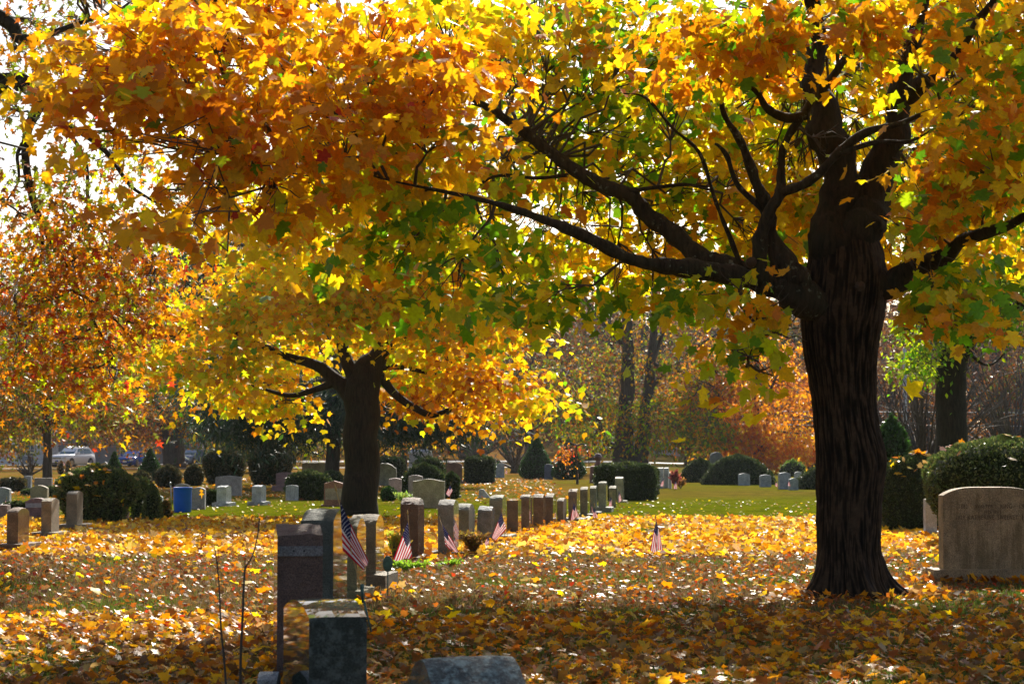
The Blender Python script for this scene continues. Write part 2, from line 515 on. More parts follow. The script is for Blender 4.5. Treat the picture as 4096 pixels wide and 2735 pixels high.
def strip(name, pts, w, mat, lift=0.02):
    v, f = [], []
    for i, p in enumerate(pts):
        a, b2 = pts[max(i - 1, 0)], pts[min(i + 1, len(pts) - 1)]
        dx, dy = b2[0] - a[0], b2[1] - a[1]; L = math.hypot(dx, dy); nx, ny = -dy / L * w / 2, dx / L * w / 2
        for s in (-1, 1):
            x, y = p[0] + s * nx, p[1] + s * ny
            v.append((x, y, gz(x, y) + lift))
    for i in range(len(pts) - 1): f.append((2 * i, 2 * i + 1, 2 * i + 3, 2 * i + 2))
    return tag(mesh_obj(name, v, f, mat), kind='structure')
strip('road', [(-140 + 6 * i, 196 + 0.05 * i) for i in range(44)], 7.0, M['asphalt'], 0.06)
strip('path', [(S(1190, 176).x - 30 + 4 * i, 160 + 0.6 * i) for i in range(16)], 3.0, M['asphalt'], 0.05)

# ------------------------------------------------------------------ fallen leaves and grass
def scatter_ground():
    parts = []
    def band(d0, d1, dens, size, pal, wts, tilt=0.5, xmin=None, xmax=None, edge=0.0, holes=0.0, far_edge=None):
        A = 0.28 * (d1 * d1 - d0 * d0) * 2
        n = int(A * dens)
        y = np.sqrt(rng.uniform(d0 * d0, d1 * d1, n)); x = rng.uniform(-0.285, 0.285, n) * y
        keep = np.ones(n, bool)
        if holes:
            nv = np.array([noise.noise((a * 0.55, b * 0.30, 3.0)) for a, b in zip(x, y)])
            keep &= nv > rng.uniform(-1.0, 0.35, n) * holes - 0.1 * (1 - holes)
        if edge:
            e = np.minimum((y - d0) / edge, (d1 - y) / (far_edge or edge)); keep &= rng.uniform(0, 1, n) < np.clip(e, 0, 1) + 0.02
        if xmin is not None: keep &= x > xmin
        if xmax is not None: keep &= x < xmax
        x, y = x[keep], y[keep]; n = len(x)
        ang = rng.uniform(0, 2 * np.pi, n)
        tip = np.stack([np.cos(ang), np.sin(ang), rng.normal(0, tilt * 0.6, n)], 1)
        nrm = np.stack([rng.normal(0, tilt, n), rng.normal(0, tilt, n), np.ones(n)], 1)
        sz = size * rng.uniform(0.6, 1.3, n)
        pos = np.stack([x, y, rng.uniform(0.012, 0.035, n) + 0.25 * sz * np.abs(tip[:, 2])], 1)
        parts.append((pos, tip, nrm, sz, pick(pal, wts, n)))
    YG, PG, AM = (0.80, 0.46, 0.02), (0.84, 0.58, 0.10), (0.70, 0.32, 0.012)
    band(11.0, 19.5, 118, 0.086, [ORANGE, AM, YG, BROWN, RUST, TAN], [4, 3, 2.4, 5, 4, 2], 0.6, edge=1.2, holes=1.5)
    def drift(x, y, rx, ry, n, size, pal, wts):
        a = rng.uniform(0, 2 * np.pi, n); q = 1 + np.abs(rng.normal(0, 0.28, n))
        pos = np.stack([x + rx * q * np.cos(a), y + ry * q * np.sin(a), rng.uniform(0.02, 0.09, n) / q], 1)
        parts.append((pos, np.stack([np.cos(a), np.sin(a), rng.normal(0, .5, n)], 1), np.stack([rng.normal(0, .8, n), rng.normal(0, .8, n), np.ones(n)], 1), size * rng.uniform(.6, 1.3, n), pick(pal, wts, n)))
    near_pal = ([ORANGE, AM, YG, BROWN, RUST, TAN], [3, 3, 2, 4, 3, 1])
    drift(S(3412, 21.95).x, 21.95, 0.66, 0.62, 260, 0.10, *near_pal)
    drift(5.78, 24.2, 0.70, 0.28, 220, 0.10, *near_pal)
    for (sx, sd) in ((1290, 12.2), (1200, 14.3), (1275, 18.3), (1380, 21.3), (1450, 22.8), (1640, 29.0), (1785, 30.6), (1860, 33.6), (1935, 34.0), (1985, 34.6), (2050, 37.4), (2100, 39), (2150, 40.5), (55, 31.2), (190, 35.5), (290, 39.2), (1900, 9.7)):
        p = S(sx, sd); drift(p.x, p.y, 0.30, 0.34, 70, 0.09 if sd < 25 else 0.11, *near_pal)
    band(16.8, 19.8, 40, 0.105, [YG, YELLOW, AM, ORANGE, RUST], [3, 2, 3, 2, 1], 0.6, edge=1.0, holes=0.8)
    band(16.5, 30.5, 48, 0.054, [RUST, BROWN, RED, TAN, (0.28, 0.075, 0.012)], [6, 6, 1.0, 1.2, 4], 0.75, holes=0.9)
    band(17.0, 30.5, 2.2, 0.11, [AM, YELLOW, ORANGE], [2, 3, 2], 0.6)
    band(29.5, 47.0, 115, 0.12, [YG, PG, AM, ORANGE, TAN, RUST], [5, 2.5, 4, 2, 1, 1.4], 0.7, edge=2.4, holes=0.6, far_edge=4.0)
    band(45.0, 62.0, 1.5, 0.07, [TAN, YELLOW, BROWN], [2, 1, 3], 0.5)
    band(62.0, 110.0, 2.0, 0.10, [TAN, RUST, ORANGE], [1, 2, 2], 0.6, xmax=2.0)
    d = cat(parts)
    px, py, ok = in_view(d[0], -20)
    order = np.argsort(d[0][:, 1] + np.where(ok, 0, 1e4))
    # near leaves that the stones hide are still leaves on the lawn
    first = order[:300]
    rest = np.ones(len(d[0]), bool); rest[first] = False
    single_leaves(d, first, ground, MAPLE_HI, M['litter'], 'fallen')
    near = rest & (d[0][:, 1] < 20)
    a = leaf_obj('fallen_leaves', [q[near] for q in d], MAPLE, M['litter'])
    tag(a, 'loose orange, yellow and brown maple leaves on the shaded near lawn', 'fallen leaves')
    far = rest & (d[0][:, 1] >= 20)
    a = leaf_obj('fallen_leaves', [q[far] for q in d], SIMPLE, M['litter'])
    tag(a, 'bright yellow carpet of fallen leaves across the sunlit lawn behind', 'fallen leaves')
scatter_ground()

def grass_blades():
    n = 125000
    y = np.sqrt(rng.uniform(11.0 ** 2, 34.0 ** 2, n)); x = rng.uniform(-0.28, 0.28, n) * y
    g = np.array([noise.noise((a * 0.6, b * 0.35, 9.0)) for a, b in zip(x, y)])
    greenish = np.where(y < 20, g > -0.25, g > 0.22) | (rng.uniform(0, 1, n) < 0.12)
    pos = np.stack([x, y, np.zeros(n)], 1)
    tip = np.stack([rng.normal(0, 0.45, n), rng.normal(0, 0.45, n), np.ones(n)], 1)
    nrm = np.stack([rng.normal(0, 1, n), rng.normal(0, 1, n), np.zeros(n)], 1)
    sz = rng.uniform(0.035, 0.075, n)
    col = np.where(greenish[:, None], pick([(0.09, 0.16, 0.02), (0.15, 0.20, 0.03)], [1, 1], n), pick([(0.24, 0.17, 0.08), (0.17, 0.115, 0.05)], [1, 1], n))
    o = leaf_obj('grass', (pos, tip, nrm, sz, col), NEEDLE, M['grass'])
    tag(o, 'short green and dry tan grass of the near lawn', 'grass')
grass_blades()

# ------------------------------------------------------------------ trees
def trunk_from_rows(name, rows, d, mat, parent, origin, n=128, dz=0.022, ridge=0.016, roots=True, ridge_k=1.0):
    """rows: (row y, left x, right x) in the photograph; a round trunk with bark ridges in its geometry"""
    rows = sorted(rows, key=lambda r: -r[0])
    zs, cx, rr = [], [], []
    for y, xl, xr in rows:
        a, b = P(xl, y, d), P(xr, y, d)
        zs.append(a.z); cx.append((a.x + b.x) / 2); rr.append((b.x - a.x) / 2)
    z0, z1 = min(zs[0], -0.05), zs[-1]
    zz = np.arange(z0, z1, dz)
    c = np.interp(zz, zs, cx); r = np.interp(zz, zs, rr)
    k = 7; ker = np.ones(k) / k
    c = np.convolve(np.pad(c, k // 2, mode='edge'), ker, 'valid'); r = np.convolve(np.pad(r, k // 2, mode='edge'), ker, 'valid')
    v, f, crest = [], [], []
    for i, z in enumerate(zz):
        fl = max(0.0, 1 - z / 0.7) if roots else 0.0
        for j in range(n):
            t = 2 * math.pi * j / n
            tw = t + 0.05 * z
            q = (math.cos(tw) * 7.4 * ridge_k, math.sin(tw) * 7.4 * ridge_k, z * 1.35)
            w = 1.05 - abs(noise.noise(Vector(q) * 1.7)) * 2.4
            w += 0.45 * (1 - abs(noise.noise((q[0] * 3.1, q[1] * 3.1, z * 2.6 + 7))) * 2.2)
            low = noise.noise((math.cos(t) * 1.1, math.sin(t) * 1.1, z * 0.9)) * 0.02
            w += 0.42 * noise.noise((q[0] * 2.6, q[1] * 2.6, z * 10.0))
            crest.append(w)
            rad = r[i] * (1 + low + fl * 0.26 * math.cos(5 * t + 0.6) * fl + fl * fl * 0.12 * math.cos(9 * t)) + ridge * (w - 0.7)
            v.append((c[i] + rad * math.cos(t) - origin[0], d + rad * math.sin(t) - origin[1], z - origin[2]))
    m = len(zz)
    for i in range(m - 1):
        for j in range(n):
            f.append((i * n + j, i * n + (j + 1) % n, (i + 1) * n + (j + 1) % n, (i + 1) * n + j))
    f.append(tuple(range((m - 1) * n, m * n)))
    o = mesh_obj(name, v, f, mat, parent, True)
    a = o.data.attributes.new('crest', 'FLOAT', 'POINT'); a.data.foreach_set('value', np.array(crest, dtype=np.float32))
    return o

def limb(parent, origin, pts, mat, name='limb', n=10, per=6):
    """pts: (x, y, distance, diameter in photograph pixels)"""
    ps = [P(x, y, d) for x, y, d, w in pts]; rs = [w / F * d / 2 for x, y, d, w in pts]
    q, r = spline(ps, rs, per, 1.0)
    r = [a * (0.92 + 0.30 * noise.noise((i * 0.45, pts[0][0] * 0.37, 0.0))) for i, a in enumerate(r)]
    v, f = tube_geo(q, r, n)
    v = [p + (p - q[min(k // n, len(q) - 1)]) * 0.26 * noise.noise(p * 9.0) * (0.35 + 0.65 * min(1, k / (n * 12))) for k, p in enumerate(v)]
    mesh_obj(name, v, f, mat, parent, True, None, origin)
    return q, r

V = 1.7445     # the overview picture the canopy was measured in is 2348 pixels wide

def main_maple():
    d0 = 21.95
    b = S(3400, d0)
    t = thing('maple_tree', b, 'big dark-trunked maple with gold and green leaves, its limbs reaching across the lawn', 'tree')
    o = b
    rows = [(2400, 3205, 3615), (2375, 3228, 3592), (2340, 3248, 3560), (2280, 3264, 3535), (2200, 3272, 3518), (2000, 3268, 3523), (1900, 3266, 3537), (1850, 3264, 3545), (1790, 3262, 3534),
            (1700, 3258, 3512), (1600, 3250, 3500), (1450, 3226, 3505), (1350, 3212, 3515), (1250, 3206, 3535), (1150, 3214, 3545), (1060, 3230, 3540), (1010, 3240, 3530), (960, 3258, 3512), (910, 3286, 3484), (870, 3322, 3448), (840, 3364, 3406)]
    trunk_from_rows('trunk', rows, d0, M['ridged_bark'], t, o, 190, 0.021, 0.019)
    # two leaders and the big limbs
    B, L = M['bark'], M['bark_limb']
    ends = []; lead = []
    SEG = []
    def lm(pts, mat=L, n=10):
        for p, q in zip(pts, pts[1:]):
            if p[3] > 17: SEG.append((p[0] * V, p[1] * V, q[0] * V, q[1] * V))
        q, r = limb(t, o, [(x * V, y * V, d, w * V) for x, y, d, w in pts], mat, 'limb', n)
        ends.extend(q[len(q) // 3:]); return q
    lm([(1925, 640, d0, 112), (1921, 580, d0, 122), (1917, 520, d0, 112), (1908, 430, d0, 100), (1902, 350, d0, 84), (1885, 250, d0 + .1, 62), (1868, 160, d0 + .3, 48), (1878, 60, d0 + .3, 40), (1850, -80, d0, 34), (1800, -300, d0, 22), (1780, -520, d0, 8)], B, 16)
    lm([(1956, 640, d0, 112), (1962, 580, d0, 120), (1976, 520, d0, 110), (2010, 430, d0, 88), (2040, 340, d0, 74), (2060, 250, d0, 60), (2085, 120, d0, 44), (2110, 0, d0, 38), (2140, -200, d0 + .3, 28), (2120, -480, d0 + .3, 8)], B, 16)
    lead.extend(ends)
    lm([(2068, 235, d0, 46), (2110, 195, d0 - .3, 42), (2165, 160, d0 - .8, 32), (2230, 60, d0 - 1.4, 22), (2330, -60, d0 - 2, 10)], B)
    lm([(1960, 645, d0 - .1, 95), (2060, 640, d0 - .2, 66), (2110, 600, d0 - .5, 52), (2180, 565, d0 - 1.0, 40), (2280, 520, d0 - 2, 30), (2420, 470, d0 - 3, 16)], B)
    # forked arm to the left
    lm([(1900, 700, d0 - .1, 100), (1830, 672, d0 - .25, 74), (1765, 648, d0 - .4, 60), (1700, 630, d0 - .5, 52), (1600, 616, d0 - .7, 44), (1500, 612, d0 - .9, 38), (1430, 592, d0 - 1.1, 34),
        (1345, 544, d0 - 1.3, 28), (1250, 508, d0 - 1.6, 22), (1150, 470, d0 - 1.9, 15), (1060, 448, d0 - 2.2, 11), (950, 425, d0 - 2.4, 7), (860, 405, d0 - 2.6, 4)])
    lm([(1850, 685, d0 - .1, 70), (1740, 628, d0, 52), (1640, 592, d0 + .2, 48), (1560, 556, d0 + .4, 46), (1490, 498, d0 + .5, 44), (1440, 452, d0 + .5, 40), (1380, 424, d0 + .6, 36), (1310, 396, d0 + .7, 32),
        (1262, 345, d0 + .8, 30), (1215, 308, d0 + .8, 28), (1170, 278, d0 + .7, 24), (1090, 240, d0 + .4, 17), (960, 210, d0 - .1, 12), (800, 180, d0 - .6, 8), (620, 155, d0 - 1.2, 6), (420, 150, d0 - 1.8, 3)])
    lm([(1860, 660, d0 - .3, 70), (1800, 590, d0 - .35, 62), (1770, 540, d0 - .4, 36), (1760, 470, d0 - .5, 30), (1735, 420, d0 - .6, 26), (1700, 330, d0 - .8, 20), (1660, 260, d0 - 1.0, 14), (1655, 190, d0 - 1.2, 8)])
    lm([(1745, 648, d0 - .6, 44), (1742, 600, d0 - .7, 42), (1765, 500, d0 - .8, 34), (1790, 440, d0 - .9, 28), (1792, 380, d0 - .9, 20), (1802, 320, d0 - 1, 20), (1850, 250, d0 - 1.1, 22), (1900, 190, d0 - 1.1, 22), (1945, 120, d0 - 1.2, 16), (2000, 60, d0 - 1.4, 8)])
    lm([(1790, 445, d0 - .9, 26), (1850, 415, d0 - 1.1, 24), (1930, 345, d0 - 1.3, 23), (1990, 300, d0 - 1.5, 19), (2060, 285, d0 - 1.7, 14), (2130, 255, d0 - 1.9, 10), (2190, 230, d0 - 2.1, 5)])
    lm([(1930, 350, d0 - 1.3, 14), (2010, 325, d0 - 1.5, 12), (2090, 322, d0 - 1.7, 8), (2150, 290, d0 - 1.9, 4)])
    lm([(1850, 262, d0 - 1.1, 26), (1800, 270, d0 - 1.1, 24), (1760, 250, d0 - 1.2, 20), (1735, 210, d0 - 1.3, 13), (1700, 190, d0 - 1.5, 6)])
    lm([(1764, 505, d0 - .45, 20), (1738, 470, d0 - .5, 16), (1690, 420, d0 - .5, 15), (1665, 360, d0 - .6, 12), (1640, 330, d0 - .7, 6)])
    lm([(1430, 440, d0 + .5, 12), (1540, 425, d0 + .2, 10), (1620, 428, d0, 5)], L, 6)
    lm([(1300, 404, d0 + .6, 10), (1220, 408, d0 + .3, 10), (1130, 405, d0, 8), (1060, 450, d0 - .3, 6), (980, 455, d0 - .5, 4)], L, 6)
    lm([(1700, 610, d0 - .1, 14), (1668, 530, d0 - .2, 12), (1640, 455, d0 - .4, 10), (1600, 350, d0 - .6, 9), (1540, 290, d0 - .8, 8), (1480, 225, d0 - 1, 6), (1430, 215, d0 - 1.2, 3)], L, 6)
    lm([(930, 290, d0 - 1.5, 9), (860, 320, d0 - 1.8, 9), (740, 345, d0 - 2.1, 6), (620, 375, d0 - 2.3, 4)], L, 6)
    lm([(1740, 655, d0 - .5, 8), (1732, 760, d0 - .9, 6), (1712, 840, d0 - 1.1, 3)], L, 5)
    lm([(2090, 600, d0 - .6, 9), (2120, 680, d0 - 1.5, 6), (2100, 750, d0 - 1.9, 3)], L, 5)
    # old branch scars
    for (x, y, dd, r) in ((1972, 656, d0 - .455, 0.055), (1724, 600, d0 - .84, 0.05)):
        p = P(x * V, y * V, dd)
        mb = MB(); mb.tube([p + Vector((0, 0.12, 0)), p + Vector((0, 0.0, 0)), p + Vector((0, -0.012, 0)), p + Vector((0, 0.02, 0))], [r * 1.15, r * 1.05, r * 0.8, r * 0.35], 14)
        mb.build('branch_scar', M['cut_wood'], t, True, o)
    # crown: clusters of sprays where the photograph shows leaf masses, (x, y, spread x, spread y, distance, sprays, kind)
    clusters = []
    def zone(x, y, rx, ry, d, k, kind): clusters.append((x, y, rx, ry, d, k, kind))
    O_, Gm, Yl, Mx = 'orange', 'green', 'yellow', 'mixed'
    for a in [(150, 150, 95, 80, 17.6, 26, O_), (110, 265, 70, 45, 17.4, 12, O_), (270, 95, 130, 80, 18, 40, O_), (260, 210, 130, 80, 17.6, 40, O_), (235, 320, 60, 40, 17.4, 10, O_), (400, 60, 130, 70, 18.5, 40, O_),
              (420, 190, 130, 80, 18, 44, O_), (400, 330, 110, 60, 17.8, 24, O_), (430, 470, 100, 60, 17.8, 28, O_), (400, 540, 60, 24, 17.7, 10, O_), (560, 90, 130, 80, 19, 36, O_), (570, 230, 130, 90, 18.5, 50, O_), (560, 370, 130, 70, 18.2, 36, O_), (620, 470, 90, 40, 18.4, 16, Yl),
              (740, 60, 130, 80, 19.5, 48, O_), (740, 190, 130, 90, 19, 56, O_), (720, 320, 130, 70, 19, 40, O_), (700, 420, 110, 60, 19.2, 26, Yl), (900, 70, 130, 80, 20, 52, O_), (920, 180, 120, 90, 19.4, 60, O_), (1050, 210, 110, 80, 19.2, 56, O_), (1000, 290, 110, 60, 19.4, 40, O_), (880, 320, 120, 60, 19.8, 36, Yl),
              (860, 430, 130, 70, 20.2, 40, Yl), (780, 500, 100, 50, 20.4, 22, Yl), (960, 520, 110, 70, 20.2, 40, Gm), (900, 620, 90, 60, 20.4, 26, Mx), (1000, 680, 80, 50, 20.3, 16, Gm), (1120, 400, 130, 70, 20.6, 40, Mx), (1120, 560, 110, 70, 20.3, 36, Gm), (1180, 660, 90, 60, 19.9, 30, Gm), (1260, 700, 60, 40, 19.8, 12, Gm),
              (1130, 70, 120, 80, 20.8, 34, Yl), (1290, 60, 110, 70, 21.5, 36, Mx), (1280, 160, 90, 70, 21.8, 30, Mx), (1390, 160, 110, 80, 21.5, 44, Gm), (1420, 280, 120, 80, 22, 54, Gm), (1290, 300, 90, 70, 22.3, 30, Gm), (1500, 80, 120, 70, 20.6, 48, Mx), (1620, 140, 120, 80, 20.4, 52, O_), (1560, 240, 110, 70, 21, 40, Gm),
              (1640, 300, 110, 80, 22.4, 40, Yl), (1480, 400, 110, 70, 22.6, 36, Mx), (1590, 480, 100, 70, 22.4, 36, Gm), (1540, 560, 90, 50, 22.6, 26, Yl), (1380, 500, 100, 60, 22.6, 28, Yl), (1270, 590, 100, 60, 22.6, 32, Yl), (1420, 650, 100, 50, 21, 22, Gm), (1560, 680, 80, 50, 21.1, 16, Mx), (1660, 660, 80, 60, 21.3, 26, Gm),
              (1760, 700, 60, 70, 20.6, 20, O_), (1720, 800, 80, 60, 20.6, 24, Gm), (1770, 860, 50, 35, 20.5, 10, Yl), (1820, 740, 40, 70, 21.2, 14, Mx), (1720, 60, 130, 70, 19.8, 56, O_), (1790, 170, 100, 70, 20.6, 30, O_), (1860, 60, 120, 70, 19.6, 50, O_), (1760, 560, 80, 60, 23, 24, Mx), (1700, 430, 90, 70, 23.2, 28, Yl),
              (1820, 420, 60, 90, 24, 26, Yl), (1900, 330, 90, 50, 20.2, 20, O_), (2010, 60, 120, 70, 19.6, 50, O_), (2000, 160, 90, 60, 20.2, 22, O_), (2160, 60, 120, 80, 19.4, 52, O_), (2290, 100, 120, 100, 19.2, 60, Mx), (2180, 210, 90, 60, 20.6, 26, Yl), (2260, 260, 110, 80, 19.4, 52, O_), (2210, 380, 110, 80, 19.6, 46, O_), (2310, 400, 90, 90, 19.2, 46, Mx),
              (2120, 420, 70, 70, 21.4, 24, Yl), (2130, 520, 90, 60, 20.4, 30, O_), (2270, 450, 90, 40, 19.6, 20, O_), (2150, 620, 80, 50, 20.2, 24, Gm), (2080, 690, 60, 50, 20.2, 16, Mx), (2150, 690, 50, 50, 20.0, 16, Mx), (2070, 775, 45, 22, 20.1, 8, Yl), (2190, 750, 32, 38, 20.0, 9, O_), (2050, 480, 40, 80, 23.5, 18, Yl)]:
        zone(*a)
    for gx in np.arange(1060, 2400, 96):
        for gy in np.arange(-10, 600, 84):
            if noise.noise((gx * 0.006, gy * 0.009, 5.0)) < -0.16: continue
            zone(gx + rng.uniform(-30, 30), gy + rng.uniform(-25, 25), 78, 58, rng.uniform(24.4, 27.0), 12 if gx < 1650 else 24, Gm if rng.uniform() < (0.55 if 1060 < gx < 1720 else 0.15) else Yl)
    for gx in np.arange(60, 1080, 105):
        for gy in np.arange(-60, 420, 88):
            if gy > 130 + 0.33 * gx or noise.noise((gx * 0.007, gy * 0.010, 8.0)) < -0.12: continue
            zone(gx + rng.uniform(-30, 30), gy + rng.uniform(-25, 25), 70, 44, rng.uniform(20.0, 22.5), 13 if gy > 40 else 20, O_ if rng.uniform() < 0.45 else Yl)
    RT = 'right'
    pal = {RT: ([GOLD, ORANGE, YELLOW, GREEN, LIME], [6, 3, 1.8, 1.6, 1.8]), O_: ([GOLD, ORANGE, YELLOW, RED, GREEN, LIME], [9, 5, 2.4, 0.25, 0.4, 0.5]), Gm: ([GREEN, LIME, YELLOW, GOLD], [4.5, 6, 3, 0.6]), Yl: ([YELLOW, GOLD, LIME, ORANGE, GREEN], [8, 3, 3, 0.5, 0.5]), Mx: ([YELLOW, GOLD, LIME, GREEN, ORANGE], [3, 4, 2.5, 3, 1])}
    parts = []
    tw = MB()
    E = np.array([tuple(q) for q in ends])
    for (x, y, rx, ry, d, k, kind) in clusters:
        if kind == O_ and x > 1650: kind_c = RT
        else: kind_c = kind
        if kind == O_: d += rng.uniform(-0.9, 1.1)
        if 1040 < x < 2100 and d < 23 and not (y > 640 and x > 1650) and kind != O_: d += 2.2; k *= 0.8
        c = P(x * V, y * V, d); s = d / F * V
        if kind == O_ and x < 700: rx, ry = rx * 0.8, ry * 0.72
        rad = (rx * s, 0.75, ry * s)
        pos, tip, nrm, sz, sc = sprays(c, rad, max(3, int(k * (0.78 if x > 1650 and kind == O_ else 0.6))), 13, 0.152 if kind == O_ else 0.18, 0.30, 0.2)
        col = pick(*pal[kind_c], len(pos))
        # airy gaps between the sprays
        hole = np.array([noise.noise((a * 1.5, b * 0.9, z * 2.1)) for a, b, z in np.repeat(sc, 13, axis=0)])
        keep = hole > (0.0 if x < 1100 else -0.16)
        # what grows in front of the trunk and the limbs is thin
        px, py, ok = in_view(pos, 300)
        front = pos[:, 1] < d0 + 0.3
        bole = front & (px > 3150) & (px < 3610) & (py > 900)
        fork = front & (px > 3150) & (px < 3700) & (py > 250) & (py <= 900)
        near_limb = np.zeros(len(pos), bool)
        for ax, ay, bx, by in SEG:
            tt = np.clip(((px - ax) * (bx - ax) + (py - ay) * (by - ay)) / ((bx - ax) ** 2 + (by - ay) ** 2 + 1e-6), 0, 1)
            near_limb |= np.hypot(px - ax - tt * (bx - ax), py - ay - tt * (by - ay)) < 62
        u = rng.uniform(0, 1, len(pos))
        keep &= ~bole & ~(fork & (u < 0.75)) & ~(front & near_limb & (u < 0.86))
        parts.append((pos[keep], tip[keep], nrm[keep], sz[keep], col[keep]))
        near = Vector(E[np.argsort(np.linalg.norm(E - np.array(c), axis=1))[rng.integers(5)]])
        sel = sc[rng.choice(len(sc), min(len(sc), 9), replace=False)]
        hub = near.lerp(Vector(c), 0.55)
        twig_net(tw, near, [hub], 0.018, 0.010, 5, 0.05)
        twig_net(tw, hub, sel, 0.009, 0.0025, 4, 0.05)
    # the rest of the crown, unseen above, shaped to let sun reach back leaves
    for i in range(66):
        u = unit(rng.normal(size=(1, 3)))[0] * rng.uniform(0.55, 1.0)
        c = np.array([4.6 + u[0] * 6.5, d0 - 3.0 + u[1] * 3.2, 9.6 + u[2] * 3.0])
        px, py, ok = in_view(c[None, :], 260)
        if ok[0] or c[2] < 5.2: continue
        pos, tip, nrm, sz, sc = sprays(c, (1.3, 1.3, 0.8), 14, 9, 0.23)
        parts.append((pos, tip, nrm, sz, pick(*pal[O_ if i % 3 else Mx], len(pos))))
        LD = np.array([tuple(q) for q in lead]); near = Vector(LD[np.argsort(np.linalg.norm(LD - c, axis=1))[rng.integers(8)]])
        twig_net(tw, near, [c], 0.035, 0.008, 6, 0.05)
    tw.build('twigs', M['twig'], t, True, o)['kind'] = 'stuff'
    dta = cat(parts)
    px, py, ok = in_view(dta[0], -30)
    order = np.argsort(dta[0][:, 1] + np.where(ok, 0, 1e4))[:300]
    rest = np.ones(len(dta[0]), bool); rest[order] = False
    single_leaves(dta, order, t, MAPLE_HI, M['leaf'], 'tree', o)
    px, py, ok = in_view(dta[0], 60)
    hi = ok & (dta[0][:, 1] < 20.5)
    leaf_obj('crown', [q[rest & hi] for q in dta], MAPLE_HI, M['leaf'], t, o)
    leaf_obj('crown', [q[rest & ~hi] for q in dta], MAPLE, M['leaf'], t, o)
main_maple()

def tree(name, label, base, d, trunk, limbs, clusters, leaf, tmpl, mat=None, bark=None, n_leaf=12, cat_='tree', twigs=5, group=None, upper=None, flat=0.45, droop=0.35, twig_r=0.02):
    """generic tree: trunk and limbs are (x, y, diameter) in photograph pixels at distance d (limbs may give their own offset),
    clusters are (x, y, rx, ry, depth offset, sprays, palette, weights)"""
    b = S(base, d)
    t = thing(name, b, label, cat_, group)
    tp = [P(x, y, d) for x, y, w in trunk]
    tp[0].z = gz(b.x, d) - 0.05
    q, r = spline(tp, [w / F * d / 2 for x, y, w in trunk], 6, 0.25)
    v, f = tube_geo(q, r, 20)
    mesh_obj('trunk', v, f, bark or M['bark_far'], t, True, None, b)
    ends = [tuple(p) for p in q[len(q) // 2:]]
    for lb in limbs:
        pts = [P(a[0], a[1], d + (a[3] if len(a) > 3 else 0)) for a in lb]
        q, r = spline(pts, [a[2] / F * d / 2 for a in lb], 5, 0.4)
        v, f = tube_geo(q, r, 8)
        mesh_obj('limb', v, f, bark or M['bark_far'], t, True, None, b)
        ends += [tuple(p) for p in q[len(q) // 3:]]
    E = np.array(ends)
    parts = []; tw = MB()
    for (x, y, rx, ry, dd, k, pl, wt) in clusters:
        c = P(x, y, d + dd); s = d / F
        pos, tip, nrm, sz, sc = sprays(c, (rx * s, max(0.8, 0.7 * rx * s), ry * s), k, n_leaf, leaf, flat, droop)
        if len(pos): parts.append((pos, tip, nrm, sz, pick(pl, wt, len(pos))))
        near = Vector(E[np.argmin(np.linalg.norm(E - np.array(c), axis=1))])
        hub = near.lerp(Vector(c), 0.5)
        twig_net(tw, near, [hub], twig_r * 1.6, twig_r, 5, 0.04)
        sel = sc[rng.choice(len(sc), min(len(sc), twigs), replace=False)]
        twig_net(tw, hub, sel, twig_r, twig_r * 0.25, 4, 0.05)
    if tw.v: tw.build('twigs', M['twig'], t, True, b)['kind'] = 'stuff'
    if parts: leaf_obj('crown', cat(parts), tmpl, mat or M['leaf'], t, b)
    return t, b

def ring(cx, cy, rx, ry, n, k, pl, wt, dd=2.0, srx=None, sry=None):
    """n clusters spread over an ellipse of the photograph"""
    out = []
    for i in range(n):
        a = rng.uniform(0, 2 * np.pi); q = math.sqrt(rng.uniform(0, 1))
        out.append((cx + rx * q * math.cos(a), cy + ry * q * math.sin(a), srx or rx * 0.30, sry or ry * 0.27, rng.uniform(-dd, dd), int(k * 1.7), pl, wt))
    return out

# the second maple, yellow, behind the row of stones
yl = ([YELLOW, GOLD, LIME, ORANGE, GREEN], [6, 3.5, 3, 0.6, 0.5])
yo = ([GOLD, ORANGE, YELLOW, RUST], [4, 3, 3, 1])
cl = []
for a in [(1000, 1230, 230, 130), (760, 1300, 170, 90), (620, 1420, 130, 70), (880, 1430, 200, 110), (1150, 1390, 170, 110), (1250, 1200, 230, 130), (1480, 1180, 220, 130), (1500, 1350, 170, 100), (1720, 1260, 220, 130), (1800, 1420, 230, 110),
          (1950, 1520, 210, 90), (2130, 1590, 120, 55), (1680, 1560, 160, 90), (1900, 1620, 170, 50), (1060, 1560, 150, 80), (900, 1560, 150, 70), (1160, 1620, 90, 50), (1650, 1450, 140, 80), (2000, 1300, 170, 110), (1300, 1060, 230, 110), (1050, 1080, 200, 100), (1600, 1040, 230, 110), (1850, 1130, 180, 110), (1400, 900, 300, 120), (1100, 900, 250, 120), (1700, 880, 280, 130), (1700, 1640, 70, 40)]:
    cl.append((a[0], a[1], a[2], a[3], rng.uniform(1.6, 3.2) if 1050 < a[0] < 1720 and a[1] > 1300 else rng.uniform(-2.5, 2.5), int(a[2] * a[3] / 330), *(yo if a[0] > 1650 and rng.uniform() < 0.65 else yl)))
for i in range(10):
    cl.append((rng.uniform(700, 2000), rng.uniform(300, 800), 230, 150, rng.uniform(-4.5, 4.5), 12, *yl))
